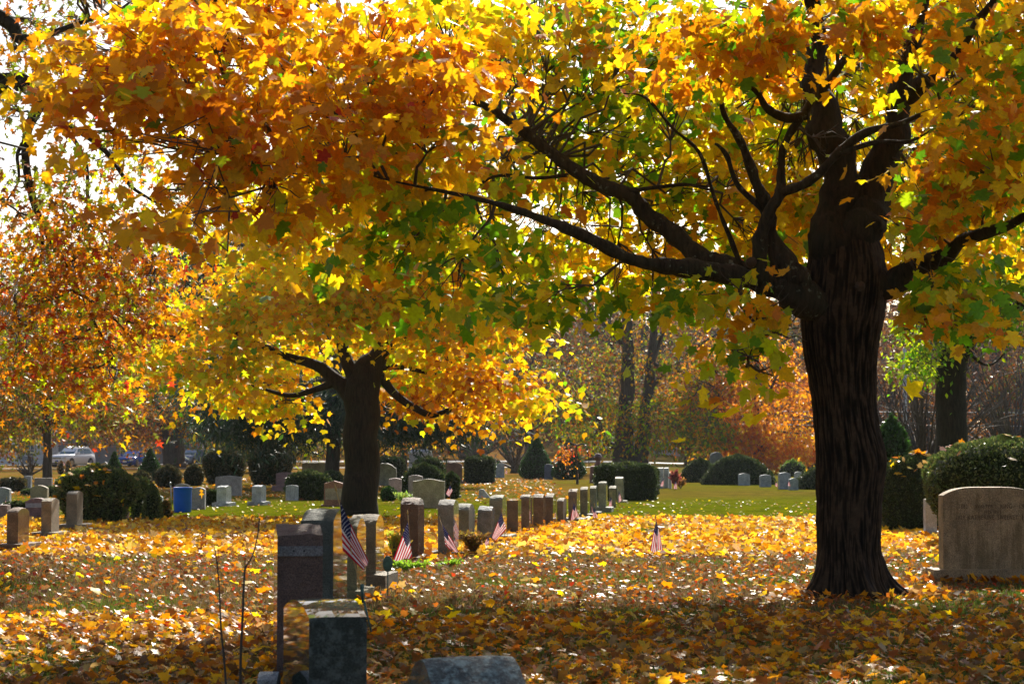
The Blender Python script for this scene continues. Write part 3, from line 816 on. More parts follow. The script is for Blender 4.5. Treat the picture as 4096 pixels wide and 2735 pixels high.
tree('maple_tree', 'yellow maple with a stout leaning trunk behind the slanting row of headstones', 1435, 49.0,
     [(1432, 2060, 158), (1440, 2000, 145), (1443, 1900, 142), (1445, 1750, 138), (1442, 1640, 140), (1450, 1560, 145), (1480, 1480, 120), (1515, 1420, 75), (1540, 1330, 45)],
     [[(1420, 1590, 80), (1350, 1530, 62), (1290, 1470, 48), (1200, 1440, 36), (1080, 1400, 24), (940, 1330, 14), (800, 1270, 8)],
      [(1440, 1560, 70), (1400, 1480, 58), (1370, 1380, 46), (1340, 1200, 34), (1300, 1000, 20), (1280, 700, 10)],
      [(1520, 1430, 50), (1600, 1360, 34), (1720, 1330, 22), (1880, 1290, 12)],
      [(1500, 1480, 44), (1570, 1560, 34), (1640, 1620, 30), (1720, 1660, 26), (1790, 1640, 18), (1860, 1610, 8)],
      [(1510, 1440, 50), (1540, 1300, 42), (1560, 1100, 30), (1590, 800, 18), (1600, 400, 8)],
      [(1340, 1530, 34), (1260, 1560, 26), (1150, 1580, 18), (1000, 1540, 9)],
      [(1460, 1500, 50), (1530, 1470, 30), (1620, 1470, 20), (1760, 1500, 12), (1920, 1510, 6)]],
     cl, 0.185, SIMPLE, None, M['bark'], 12, twigs=6, twig_r=0.018)

# oak hanging in from the left; its trunk stands just outside the frame
ok1 = ([ORANGE, LIME, RUST, GOLD, RED, OLIVE], [5, 2.6, 3, 2, 1.1, 2])
ok2 = ([RUST, OLIVE, ORANGE, LIME, BROWN], [2, 3, 2, 2, 1])
cl = []
for a in [(120, 60, 160, 80, ok2), (330, 60, 150, 70, ok2), (60, 220, 80, 70, ok2), (30, 420, 60, 120, ok2), (120, 740, 120, 80, ok2), (300, 680, 150, 90, ok2), (480, 620, 140, 90, ok2), (120, 900, 130, 70, ok1), (300, 880, 160, 80, ok1), (480, 900, 170, 90, ok1), (640, 1020, 130, 80, ok1), (120, 1040, 130, 80, ok1), (300, 1060, 160, 80, ok1),
          (460, 1080, 150, 90, ok1), (130, 1200, 140, 90, ok1), (330, 1230, 150, 90, ok1), (520, 1240, 120, 90, ok1), (90, 1370, 110, 80, ok1), (260, 1400, 130, 80, ok1), (430, 1400, 110, 80, ok1), (80, 1480, 60, 50, ok1), (330, 1510, 100, 60, ok1), (470, 1510, 60, 40, ok1), (620, 1150, 90, 70, ok1), (900, 620, 150, 90, ok2), (720, 760, 120, 70, ok2), (640, 200, 160, 90, ok2), (900, 380, 120, 90, ok2)]:
    cl.append((a[0], a[1], a[2], a[3], rng.uniform(-1.2, 1.2), int(a[2] * a[3] / (330 if a[4] is ok1 else 560)) + 4, *a[4]))
for i in range(26):
    cl.append((rng.uniform(-2200, -150), rng.uniform(-900, 900), 260, 200, rng.uniform(-4, 4), 10, *ok2))
for i in range(14):
    cl.append((rng.uniform(-150, 900), rng.uniform(-900, -150), 260, 180, rng.uniform(-4, 4), 10, *ok2))
tree('oak_tree', 'oak with orange and green pointed leaves hanging in from the left edge', -420, 29.0,
     [(-430, 2240, 330), (-425, 2150, 250), (-415, 1800, 220), (-410, 1200, 205), (-415, 700, 185), (-420, 300, 160), (-440, -200, 110), (-450, -700, 50)],
     [[(-430, 560, 120), (-250, 420, 100), (-60, 345, 88), (60, 320, 78), (120, 345, 70), (150, 420, 52), (110, 520, 38), (105, 640, 34), (125, 760, 32), (150, 860, 30), (200, 960, 24), (270, 1060, 18), (320, 1180, 15), (400, 1330, 10), (470, 1450, 5)],
      [(-420, 300, 100), (-200, 120, 80), (-40, 60, 66), (40, 100, 58), (80, 160, 46), (180, 140, 30), (330, 90, 18), (480, 40, 8)],
      [(130, 400, 40), (240, 480, 26), (420, 600, 22), (520, 740, 16), (640, 820, 9)],
      [(150, 870, 16), (170, 960, 14), (160, 1040, 12), (120, 1120, 9), (60, 1180, 5)],
      [(240, 480, 20), (340, 640, 16), (350, 800, 14), (390, 900, 11), (430, 980, 6)],
      [(100, 560, 20), (70, 620, 15), (75, 720, 11), (30, 800, 6)],
      [(330, 1180, 12), (440, 1260, 9), (560, 1390, 5)], [(190, 950, 14), (330, 900, 11), (480, 960, 8), (600, 1060, 5)], [(270, 1060, 12), (330, 1000, 9), (340, 900, 6)]],
     cl, 0.165, OAK, None, M['bark_limb'], 9, twigs=9, flat=0.7, droop=0.5, twig_r=0.013)

fo = ([RUST, ORANGE, GOLD, BROWN, OLIVE], [3, 3, 2, 2, 2])
fg = ([OLIVE, LIME, GOLD, GREEN, ORANGE], [4, 2, 2, 1.5, 1])
fy = ([GOLD, YELLOW, ORANGE, RUST], [3, 3, 2, 1])
fb = ([OLIVE, GOLD, RUST, TAN, LIME], [3, 2, 2, 1, 1])
pine = ([(0.018, 0.045, 0.022), (0.035, 0.075, 0.03), (0.06, 0.09, 0.035)], [3, 2, 1])

tree('oak_tree', 'small oak with olive and gold leaves, its plain trunk left of the white car', 190, 99.0, [(190, 1930, 40), (190, 1850, 37), (188, 1750, 32), (180, 1600, 24), (170, 1400, 12), (165, 1250, 5)],
     [[(188, 1740, 20), (90, 1640, 13), (-40, 1560, 7)], [(186, 1700, 20), (300, 1620, 12), (420, 1580, 6)], [(184, 1650, 16), (120, 1480, 9), (60, 1330, 4)], [(184, 1640, 14), (260, 1450, 8), (300, 1320, 4)]],
     ring(170, 1520, 330, 210, 26, 20, *fb) + ring(160, 1650, 300, 55, 9, 18, *fb, dd=1.5, srx=100, sry=45), 0.20, DIAMOND, M['leaf_far'], n_leaf=9)
tree('oak_tree', 'two-stemmed rusty oak standing over the blue parked cars', 690, 168.0, [(705, 1880, 78), (705, 1800, 66), (715, 1700, 44), (712, 1560, 28), (700, 1350, 14), (690, 1150, 6)],
     [[(680, 1880, 50), (668, 1800, 40), (650, 1700, 30), (628, 1600, 22), (600, 1500, 12), (560, 1400, 6)], [(640, 1700, 14), (560, 1660, 10), (470, 1650, 6)], [(630, 1610, 12), (540, 1590, 9), (440, 1600, 5)], [(712, 1600, 16), (800, 1500, 10), (880, 1400, 5)], [(715, 1690, 14), (830, 1650, 9), (930, 1640, 5)]],
     ring(650, 1500, 330, 300, 34, 22, *fo) + ring(560, 1680, 260, 50, 12, 20, *fo, dd=3, srx=90, sry=40) + ring(830, 1680, 170, 70, 8, 20, *fg, dd=3, srx=80, sry=50), 0.28, DIAMOND, M['leaf_far'], n_leaf=10, twig_r=0.03)
tree('pine_tree', 'dark pine behind the yellow maple with long drooping boughs', 1330, 84.0, [(1332, 2010, 62), (1332, 1880, 58), (1335, 1700, 54), (1345, 1400, 48), (1372, 1100, 42), (1395, 900, 36), (1400, 500, 22), (1400, 100, 8)],
     [[(1375, 1060, 26), (1200, 1010, 20), (1000, 985, 14), (820, 960, 8), (740, 940, 4)], [(1380, 1010, 22), (1230, 1000, 20), (1100, 1060, 12), (980, 1150, 5)], [(1345, 1500, 20), (1180, 1560, 13), (1020, 1640, 5)], [(1345, 1480, 20), (1520, 1560, 13), (1720, 1650, 5)], [(1370, 1150, 20), (1560, 1100, 12), (1700, 1080, 5)]],
     [(a, b2, 130, 55, rng.uniform(-3, 3), 40, *pine) for a, b2 in [(900, 1120, ), (850, 1050), (1000, 1180), (1080, 1060), (1180, 1200), (1250, 1330), (1050, 1600), (1150, 1560), (1200, 1660), (980, 1700), (1100, 1720), (1260, 1600), (1470, 1600), (1580, 1620), (1700, 1660), (1520, 1690), (1600, 1560), (1760, 1590), (1500, 1300), (1600, 1200), (1650, 1080), (1700, 1180), (1400, 1180), (1250, 1100), (1900, 1560), (1820, 1680), (880, 1580), (980, 1540), (1560, 1700), (1640, 1620), (1800, 1640), (1460, 1660), (1420, 760), (1300, 860), (1500, 900), (1250, 700), (1550, 650), (1400, 400), (1350, 550), (1450, 250)]],
     0.42, NEEDLE, M['needle'], n_leaf=34, flat=0.5, droop=0.1, twig_r=0.03)
tree('pine_tree', 'shorter dark pine behind the pair of clipped bushes', 1050, 140.0, [(1052, 1900, 66), (1052, 1780, 58), (1050, 1600, 40), (1045, 1350, 22), (1040, 1100, 6)], [[(1050, 1700, 16), (960, 1690, 10), (860, 1720, 4)], [(1050, 1680, 16), (1140, 1690, 10), (1220, 1730, 4)]],
     [(a, b2, 95, 45, rng.uniform(-3, 3), 40, *pine) for a, b2 in [(960, 1660), (880, 1700), (1130, 1650), (1200, 1690), (1000, 1560), (1100, 1530), (950, 1500), (1160, 1580), (1040, 1440), (980, 1400), (1090, 1380), (1040, 1270), (1030, 1160)]] + ring(1100, 1740, 170, 30, 6, 18, *fg, dd=2, srx=80, sry=30), 0.5, NEEDLE, M['needle'], n_leaf=34, flat=0.5, droop=0.1, twig_r=0.04)
tree('oak_tree', 'tall oak with a thick straight trunk and thin brown leaves behind the tall monument', 1705, 122.0, [(1708, 1865, 60), (1706, 1800, 50), (1702, 1650, 46), (1698, 1400, 50), (1692, 1100, 52), (1690, 850, 46), (1700, 500, 30), (1700, 100, 10)],
     [[(1692, 1000, 30), (1560, 850, 22), (1420, 700, 12), (1300, 600, 6)], [(1692, 960, 30), (1820, 820, 20), (1960, 700, 12), (2060, 640, 6)], [(1700, 1700, 12), (1560, 1690, 10), (1420, 1730, 5)], [(1702, 1690, 12), (1850, 1690, 8), (1960, 1720, 4)]],
     ring(1700, 780, 480, 420, 26, 14, *fo, dd=5) + ring(1700, 1660, 260, 70, 14, 20, *fy, dd=3, srx=100, sry=40), 0.27, DIAMOND, M['leaf_far'], n_leaf=9, twig_r=0.035)
tree('maple_tree', 'slim leaning tree with orange leaves beside the tall grey monument', 1612, 150.0, [(1618, 1875, 28), (1615, 1800, 25), (1605, 1700, 20), (1590, 1600, 12), (1580, 1450, 5)], [[(1606, 1720, 12), (1660, 1640, 8), (1700, 1560, 4)]], ring(1590, 1640, 130, 110, 12, 20, *fy, dd=3), 0.28, DIAMOND, n_leaf=9, twig_r=0.03)
tree('oak_tree', 'twin-trunked oak with sparse olive leaves glinting behind the sphere monument', 2520, 128.0, [(2500, 1885, 110), (2498, 1800, 80), (2505, 1650, 62), (2512, 1500, 56), (2508, 1300, 40), (2500, 1100, 24), (2490, 850, 8)],
     [[(2560, 1885, 70), (2572, 1780, 58), (2585, 1650, 50), (2600, 1500, 40), (2620, 1300, 26), (2680, 1120, 16), (2740, 980, 7)], [(2470, 1800, 36), (2420, 1760, 24), (2395, 1690, 19), (2360, 1600, 12), (2300, 1520, 6)], [(2590, 1560, 22), (2720, 1440, 15), (2860, 1340, 9), (2960, 1300, 4)], [(2510, 1400, 20), (2400, 1280, 14), (2320, 1160, 7)], [(2600, 1450, 18), (2760, 1500, 11), (2880, 1560, 5)], [(2600, 1480, 20), (2660, 1300, 14), (2700, 1150, 8)]],
     ring(2550, 1450, 400, 260, 30, 15, *fb, dd=4) + ring(2560, 1690, 330, 110, 18, 20, *fg, dd=3, srx=100, sry=55), 0.26, DIAMOND, M['leaf_far'], n_leaf=9, twigs=8, twig_r=0.03)
tree('maple_tree', 'bright orange maple beyond the lawn, left of the big trunk', 3035, 132.0, [(3035, 1880, 44), (3034, 1780, 40), (3032, 1650, 36), (3030, 1550, 30), (3025, 1400, 16), (3020, 1250, 6)],
     [[(3034, 1640, 16), (3080, 1560, 11), (3130, 1450, 6)], [(3032, 1680, 14), (2920, 1640, 9), (2800, 1640, 5)], [(3034, 1720, 12), (3160, 1730, 8), (3260, 1740, 4)]],
     ring(3000, 1560, 290, 200, 26, 22, [ORANGE, GOLD, RUST], [3, 2, 2], dd=4) + ring(3040, 1770, 270, 80, 18, 28, [ORANGE, GOLD, YELLOW], [4, 2, 1], dd=3, srx=110, sry=40), 0.30, DIAMOND, n_leaf=10, twig_r=0.03)
tree('locust_tree', 'grey-barked tree with green leaves and an elbowed limb behind the right hedges', 3800, 56.0, [(3800, 2020, 150), (3800, 1850, 126), (3802, 1650, 122), (3805, 1500, 120), (3820, 1400, 100), (3845, 1300, 78), (3850, 1150, 60), (3846, 950, 44), (3850, 600, 26), (3860, 200, 10)],
     [[(3830, 1440, 90), (3880, 1340, 70), (3935, 1275, 58), (4010, 1250, 50), (4080, 1225, 44), (4180, 1160, 30), (4300, 1050, 14)], [(3990, 1262, 36), (4040, 1300, 30), (4060, 1330, 10)], [(3848, 1060, 40), (3900, 1060, 40), (3960, 1040, 38), (4040, 1010, 34), (4110, 950, 26), (4250, 850, 12)], [(3800, 1480, 40), (3790, 1250, 34), (3780, 1000, 22), (3740, 700, 10)], [(3840, 1300, 20), (3890, 1420, 14), (3960, 1460, 9), (4030, 1400, 5)]],
     ring(4000, 1130, 260, 190, 22, 22, [OLIVE, LIME, GREEN], [3, 2, 2], dd=3) + ring(3850, 700, 380, 420, 34, 16, [OLIVE, LIME, GREEN, GOLD], [3, 2, 2, 1], dd=4) + ring(3700, 1350, 130, 160, 6, 12, [OLIVE, LIME, GREEN], [3, 2, 2], dd=2), 0.15, DIAMOND, None, M['bark'], 12, twigs=6, twig_r=0.018)

BELT = 'trees of the far belt'
for (x, d, top, rx, pl, kind, lab) in [
    (-60, 150, 1250, 240, fb, 'oak_tree', 'olive and gold oak of the far belt at the left edge, over the grey house'),
    (330, 205, 1330, 260, fo, 'oak_tree', 'rusty oak of the far belt directly behind the white car'),
    (900, 200, 1180, 280, ([GREEN, OLIVE, BROWN], [1, 3, 1]), 'oak_tree', 'dark olive tree of the far belt between the blue car and the pines'),
    (1180, 215, 1120, 300, fo, 'oak_tree', 'rusty brown tree of the far belt behind the two pines'),
    (1500, 190, 1250, 260, fy, 'maple_tree', 'gold maple of the far belt seen below the yellow maple crown'),
    (1860, 210, 1230, 280, fo, 'oak_tree', 'brown oak of the far belt rising behind the pale green house'),
    (2120, 195, 1270, 260, ([RUST, BROWN, OLIVE], [2, 3, 2]), 'oak_tree', 'dull brown tree of the far belt behind the tall clipped cone'),
    (2360, 205, 1330, 230, ([OLIVE, BROWN, RUST], [3, 3, 1]), 'oak_tree', 'olive-brown tree of the far belt above the ball monument'),
    (2760, 190, 1370, 250, ([RUST, BROWN, ORANGE], [3, 3, 2]), 'oak_tree', 'rusty tree of the far belt between the twin trunks and the orange maple'),
    (3240, 185, 1380, 250, ([ORANGE, RUST, BROWN], [3, 3, 1]), 'maple_tree', 'copper maple of the far belt half hidden by the big trunk'),
    (3560, 180, 1420, 220, ([BROWN, RUST, TAN], [4, 2, 1]), 'oak_tree', 'brown thin-leaved tree of the far belt right of the big trunk'),
    (3960, 170, 1460, 260, ([RUST, BROWN, ORANGE], [3, 3, 2]), 'oak_tree', 'rusty tree of the far belt above the huge domed shrub'),
    (4220, 160, 1400, 260, ([BROWN, OLIVE, RUST], [3, 2, 2]), 'oak_tree', 'brown tree of the far belt at the right edge')]:
    b0 = P(x, HZ, d); b0.z = gz(b0.x, d); ct, st = math.cos(TILT), math.sin(TILT)
    by = CY - F * ((-d * st + (b0.z - CAMH) * ct) / (d * ct + (b0.z - CAMH) * st))
    h = by - top
    pl = (pl[0], pl[1])
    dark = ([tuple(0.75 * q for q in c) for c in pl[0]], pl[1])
    tree(kind, lab, x, d, [(x, by + 10, 46), (x, by - h * .25, 36), (x + 8, by - h * .55, 24), (x + 4, by - h * .9, 6)],
         [[(x, by - h * .2, 18), (x - rx * .4, by - h * .4, 10), (x - rx * .75, by - h * .45, 4)], [(x, by - h * .25, 18), (x + rx * .4, by - h * .42, 10), (x + rx * .75, by - h * .5, 4)], [(x + 4, by - h * .5, 14), (x - rx * .3, by - h * .75, 6)], [(x + 4, by - h * .45, 14), (x + rx * .3, by - h * .8, 6)]],
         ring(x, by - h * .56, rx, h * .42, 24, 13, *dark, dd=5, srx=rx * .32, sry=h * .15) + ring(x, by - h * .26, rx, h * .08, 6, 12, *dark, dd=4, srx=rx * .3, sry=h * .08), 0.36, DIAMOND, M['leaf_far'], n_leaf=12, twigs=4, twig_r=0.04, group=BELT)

def bare_tree(label, base, d, h_px, spread, n, seed, group=None):
    """leafless spreading tree: every branch a tapering tube, forked twice"""
    r_ = random.Random(seed)
    b = S(base, d)
    t = thing('bare_tree', b, label, 'tree', group)
    k = d / F
    mb = MB(); mb.tube([b + Vector((0, 0, -0.05)), b + Vector((0, 0, 0.12 * h_px * k)), b + Vector((0.02, 0, 0.22 * h_px * k))], [34 * k / 2 * 1.3, 30 * k / 2, 24 * k / 2], 12)
    mb.build('trunk', M['bark_far'], t, True, b)
    tw = MB()
    for i in range(n):
        a = r_.uniform(0, 2 * math.pi); el = r_.uniform(0.35, 1.25); L = h_px * k * r_.uniform(0.6, 1.0)
        st = b + Vector((0, 0, h_px * k * r_.uniform(0.08, 0.24)))
        dirv = Vector((math.cos(a) * math.cos(el) * spread, math.sin(a) * math.cos(el) * spread, math.sin(el)))
        pts = [st]; p = st.copy()
        for q in range(5):
            p = p + dirv * (L / 5); dirv = (dirv + Vector((r_.uniform(-.12, .12), r_.uniform(-.12, .12), 0.07 if q < 3 else -0.12))).normalized()
            pts.append(p.copy())
        w = r_.uniform(5, 9) * k
        tw.tube(pts, [w, w * .8, w * .6, w * .45, w * .3, w * .15], 5, 0, False)
        for q in range(9):
            j = r_.randint(1, 4); s0 = pts[j].lerp(pts[j + 1], r_.random())
            dv = ((pts[j + 1] - pts[j]).normalized() + Vector((r_.uniform(-.7, .7), r_.uniform(-.7, .7), r_.uniform(-.4, .6)))).normalized()
            l2 = L * r_.uniform(0.15, 0.35)
            tw.tube([s0, s0 + dv * l2 * 0.5 + Vector((0, 0, 0.03 * l2)), s0 + dv * l2], [w * .32, w * .22, w * .1], 4, 0, False)
    tw.build('branches', M['twig'], t, True, b)['kind'] = 'stuff'
bare_tree('bare grey tree fanning out thin branches just right of the big maple trunk', 3690, 74.0, 560, 1.0, 46, 3)
bare_tree('leafless brown tree with low sweeping branches behind the far right hedge', 4060, 92.0, 520, 1.25, 44, 5)
bare_tree('small bare sapling on the leaf-strewn grass left of the oak trunk', 118, 104.0, 110, 0.9, 12, 8)
bare_tree('spreading bare tree in front of the pale green house', 1905, 190.0, 180, 1.4, 18, 9)
bare_tree('bare shrubby tree left of the tall clipped cone', 2060, 135.0, 150, 1.2, 20, 12)

def weeping():
    tree('weeping_tree', 'small weeping tree with red-orange leaves in front of a clipped cone', 2310, 92.0, [(2310, 1925, 11), (2309, 1860, 9), (2305, 1790, 8), (2300, 1775, 7)],
         [[(2302, 1780, 7), (2270, 1770, 5), (2250, 1800, 4), (2245, 1850, 2)], [(2304, 1785, 7), (2335, 1775, 5), (2352, 1810, 4), (2356, 1870, 2)], [(2303, 1780, 6), (2290, 1785, 4), (2278, 1830, 3), (2275, 1890, 1)]],
         [(2265, 1800, 24, 26, -.3, 14, [RED, ORANGE, RUST], [1, 3, 2]), (2252, 1825, 14, 22, 0, 7, [RED, ORANGE, RUST], [1, 3, 2]), (2340, 1800, 22, 22, 0, 6, [RED, RUST, BROWN], [1, 3, 2]), (2272, 1865, 12, 30, -.2, 3, [ORANGE, GOLD], [2, 1]), (2300, 1785, 30, 14, 0, 6, [RED, RUST, BROWN], [1, 3, 2])], 0.10, MAPLE, n_leaf=8, twig_r=0.008)
weeping()

def woods():
    """the far wood that closes the view; one mass nobody could count"""
    parts = []; tw = MB()
    for i in range(260):
        px = rng.uniform(-500, 4600); d = rng.uniform(225, 330)
        top = (1010 if px < 1700 else 1150) + 220 * noise.noise((px * 0.0016, 4.0, 0)) + rng.uniform(-140, 160)
        if 2350 < px < 3000: top += 60
        b = S(px, d); tp = P(px + rng.uniform(-20, 20), top, d)
        H = tp.z - b.z; w = rng.uniform(0.10, 0.26)
        tw.tube([b - Vector((0, 0, .1)), b.lerp(tp, 0.4), b.lerp(tp, 0.75), tp], [w, w * .8, w * .5, w * .12], 6, 0, False)
        for k in range(10):
            s = b.lerp(tp, rng.uniform(0.2, 0.9)); a = rng.uniform(0, 2 * np.pi); L = H * rng.uniform(0.12, 0.3)
            e = s + Vector((math.cos(a) * L, math.sin(a) * L, L * rng.uniform(0.2, 0.9)))
            tw.tube([s, s.lerp(e, .5) + Vector((0, 0, .1 * L)), e], [w * .3, w * .2, w * .05], 4, 0, False)
        pl, wt = [([BROWN, RUST, TAN], [3, 2, 1]), ([BROWN, RUST, ORANGE], [3, 3, 1]), ([OLIVE, BROWN, GOLD], [3, 2, 1]), ([RUST, GOLD, ORANGE], [2, 2, 2])][rng.integers(4)]
        if rng.uniform() < 0.10: pl, wt = pine
        n = 680
        u = unit(rng.normal(size=(n, 3))) * rng.uniform(0, 1, (n, 1)) ** 0.4
        pos = np.array(b.lerp(tp, 0.56))[None, :] + u * np.array([H * .34, H * .3, H * .46])[None, :]
        pos[:, 2] = np.maximum(pos[:, 2], b.z + 0.4)
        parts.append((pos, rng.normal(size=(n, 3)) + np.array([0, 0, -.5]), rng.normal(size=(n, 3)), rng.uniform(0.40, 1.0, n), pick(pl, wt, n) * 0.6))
    o = tw.build('woods', M['bark_far'], None, True); tag(o, 'bare grey trunks and branches of the far wood', 'woods', kind='stuff')
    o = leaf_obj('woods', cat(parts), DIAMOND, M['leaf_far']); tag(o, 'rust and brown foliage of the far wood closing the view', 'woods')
woods()

# ------------------------------------------------------------------ hedges and clipped shrubs
PROF = {'dome': [(0, .80), (.15, .90), (.45, 1.0), (.65, .97), (.8, .86), (.92, .58), (1, 0.02)],
        'box': [(0, .93), (.1, .98), (.7, 1.0), (.86, .95), (.95, .78), (1, 0.02)],
        'round': [(0, .60), (.15, .84), (.45, 1.0), (.7, .9), (.88, .6), (1, 0.02)],
        'cone': [(0, .62), (.08, .92), (.16, 1.0), (.35, .88), (.6, .60), (.82, .30), (.95, .12), (1, 0.02)],
        'mound': [(0, 1.0), (.25, .96), (.5, .85), (.72, .65), (.9, .38), (1, 0.02)],
        'urn': [(0, .66), (.2, .80), (.5, .98), (.68, 1.0), (.82, .88), (.93, .6), (1, 0.02)]}
HEDGE = {'yew': ([(0.035, 0.060, 0.014), (0.065, 0.095, 0.022), (0.12, 0.14, 0.04)], [3, 2, 1]), 'brown': ([(0.045, 0.055, 0.018), (0.10, 0.085, 0.03), (0.18, 0.13, 0.05)], [3, 2, 1]),
         'cone': ([(0.030, 0.085, 0.012), (0.06, 0.14, 0.02)], [2, 1]), 'box': ([(0.075, 0.120, 0.026), (0.14, 0.18, 0.045), (0.22, 0.23, 0.07)], [3, 2, 1]), 'bright': ([(0.12, 0.22, 0.02), (0.22, 0.32, 0.04)], [1, 1]), 'rusty': ([(0.14, 0.13, 0.03), (0.24, 0.12, 0.03), (0.36, 0.17, 0.03)], [1, 1, 1])}
M['hedge_core'] = plain('hedge_core', (0.022, 0.030, 0.010), 0.95, var=0.5, scale=14.0, spec=0.1)

def hedge(name, label, xl, xr, yt, yb, style, pal, leaf=0.05, n=2600, deep=0.8, d=None, rough=0.06, sq=None, cat_='hedge', group=None, litter=0, lean=0.0):
    d = d or D(yb)
    a, b = P(xl, yb, d), P(xr, yb, d)
    rx = (b.x - a.x) / 2; ry = rx * deep
    c = Vector(((a.x + b.x) / 2, d + ry * 0.9, 0)); c.z = gz(c.x, c.y)
    H = P((xl + xr) / 2, yt, d + ry * 0.55).z - c.z
    k = (d + ry * .9) / d; rx *= k; c.x = (a.x + b.x) / 2 * k
    t = thing(name, c, label, cat_, group)
    sq = sq if sq is not None else (0.6 if style == 'box' else 0.9)
    pz, pr = zip(*PROF[style])
    seed = rng.uniform(0, 100)
    def surf(th, z):
        r = np.interp(z, pz, pr)
        ct, st = math.cos(th), math.sin(th)
        x = math.copysign(abs(ct) ** sq, ct); y = math.copysign(abs(st) ** sq, st)
        k = 1 + rough * 1.6 * noise.noise((x * 1.8 + seed, y * 1.8, z * 2.4)) + rough * noise.noise((x * 5 + seed, y * 5, z * 6))
        return Vector((x * rx * r * k + lean * z * rx, y * ry * r * k, z * H * (1 + 0.5 * rough * noise.noise((x * 2.5, y * 2.5 + seed, 3)))))
    nt, nz = 28, 14
    v = [surf(2 * math.pi * i / nt, j / nz) * (0.96 if j else 1.0) for j in range(nz + 1) for i in range(nt)]
    f = [(j * nt + i, j * nt + (i + 1) % nt, (j + 1) * nt + (i + 1) % nt, (j + 1) * nt + i) for j in range(nz) for i in range(nt)] + [tuple(range(nz * nt, nz * nt + nt))]
    mesh_obj('shrub_body', v, f, M['hedge_core'], t, True)
    th = rng.uniform(0, 2 * np.pi, n)
    w = np.array([np.interp(z, pz, pr) for z in np.linspace(0, 1, 60)]) + 0.12
    zz = np.interp(rng.uniform(0, 1, n), np.concatenate([[0], np.cumsum(w) / w.sum()]), np.linspace(0, 1, 61))
    top = rng.uniform(0, 1, n) < 0.30
    zz[top] = 1 - rng.uniform(0, 1, top.sum()) ** 2 * 0.2
    pos = np.array([surf(a_, z_) for a_, z_ in zip(th, zz)])
    out = unit(pos * np.array([1 / rx ** 2, 1 / ry ** 2, 0]) + np.stack([np.zeros(n), np.zeros(n), 0.2 + 3 * np.clip(zz - 0.6, 0, 1) / max(rx, .1)], 1))
    pos = pos + out * rng.uniform(-0.4, 0.25, (n, 1)) * leaf
    tip = out * 0.8 + rng.normal(0, 0.6, (n, 3)) + np.array([0, 0, 0.25]); nrm = rng.normal(0, 0.6, (n, 3)) + out * 0.7
    leaf_obj('foliage', (pos, tip, nrm, leaf * rng.uniform(0.6, 1.4, n), pick(*HEDGE[pal], n, 0.35)), DIAMOND, M['needle'], t)
    if litter:
        th = rng.uniform(0, 2 * np.pi, litter); z = 1 - rng.uniform(0, 1, litter) ** 1.3 * (0.75 if style == 'urn' and n < 10000 else 0.34)
        pos = np.array([surf(a_, z_) for a_, z_ in zip(th, z)]) * np.array([1.05, 1.05, 1.0]) + np.array(c) + np.array([0, -0.05, 0.08])
        o = leaf_obj('fallen_leaves', (pos, rng.normal(size=(litter, 3)) * np.array([1, 1, .4]), rng.normal(0, .4, (litter, 3)) + np.array([0, -.3, 1]), rng.uniform(0.10, 0.17, litter), pick([YELLOW, GOLD, ORANGE, RUST, TAN], [2, 3, 3, 2, 1], litter)), MAPLE, M['litter'])
        tag(o, 'yellow and orange leaves caught on top of the ' + label.split(' with')[0].split(',')[0], 'fallen leaves')
    return t

hedge('hedge', 'huge dark domed shrub behind the wide beige headstone at right', 3700, 4340, 1752, 2162, 'urn', 'box', 0.055, 15000, 0.75, d=33.0, litter=16)
hedge('hedge', 'dark domed shrub with fallen leaves on top, between the big trunk and the huge shrub', 3512, 3830, 1822, 2132, 'dome', 'yew', 0.055, 9000, 0.8, d=38.5, litter=46)
hedge('shrub', 'large shaggy shrub with orange leaves on it behind the three left pillars', 232, 545, 1868, 2098, 'urn', 'box', 0.07, 9000, 0.7, litter=70, rough=0.16)
hedge('shrub', 'narrow green shrub pressed against the shaggy shrub', 530, 592, 1915, 2078, 'box', 'box', 0.06, 1800, 1.0, rough=0.14)
hedge('shrub', 'drooping green shrub right of the shaggy shrub, beside yellow flowers', 572, 645, 1945, 2086, 'mound', 'box', 0.06, 2200, 1.0, rough=0.14)
hedge('hedge', 'left of two big clipped bushes with brown tops', 812, 978, 1793, 1938, 'urn', 'brown', 0.10, 4200, 0.8, d=92.0)
hedge('hedge', 'right of two big clipped bushes with brown tops', 992, 1172, 1780, 1938, 'urn', 'brown', 0.10, 4200, 0.8, d=90.0)
hedge('hedge', 'squat clipped bush behind the blue barrel', 623, 724, 1865, 1950, 'round', 'brown', 0.09, 2600, 0.9, d=84.0)
hedge('hedge', 'narrower squat bush left of the big clipped pair', 740, 812, 1862, 1940, 'round', 'brown', 0.09, 2200, 0.9, d=88.0)
hedge('hedge', 'low flat-topped bush in front of the larger clipped cone at left', 528, 602, 1888, 1948, 'round', 'brown', 0.09, 1800, 0.9, d=82.0)
hedge('cone_shrub', 'larger dark green clipped cone beside the blue car', 553, 646, 1802, 1945, 'cone', 'cone', 0.10, 3000, 0.95, d=102.0, cat_='shrub')
hedge('cone_shrub', 'smaller green clipped cone in front of the white car', 424, 490, 1813, 1925, 'cone', 'cone', 0.10, 2400, 0.95, d=104.0, cat_='shrub')
hedge('hedge', 'dark low hedge at the far left edge above the grey slab', 8, 98, 1916, 1992, 'box', 'brown', 0.09, 1800, 0.8, d=76.0)
hedge('hedge', 'thin low box hedge under the tan stone at left', 88, 140, 1962, 1995, 'box', 'box', 0.07, 900, 0.6, d=70.0)
hedge('hedge', 'small square box hedge right of the tan stone at left', 186, 219, 1950, 1994, 'box', 'box', 0.07, 900, 0.8, d=68.0)
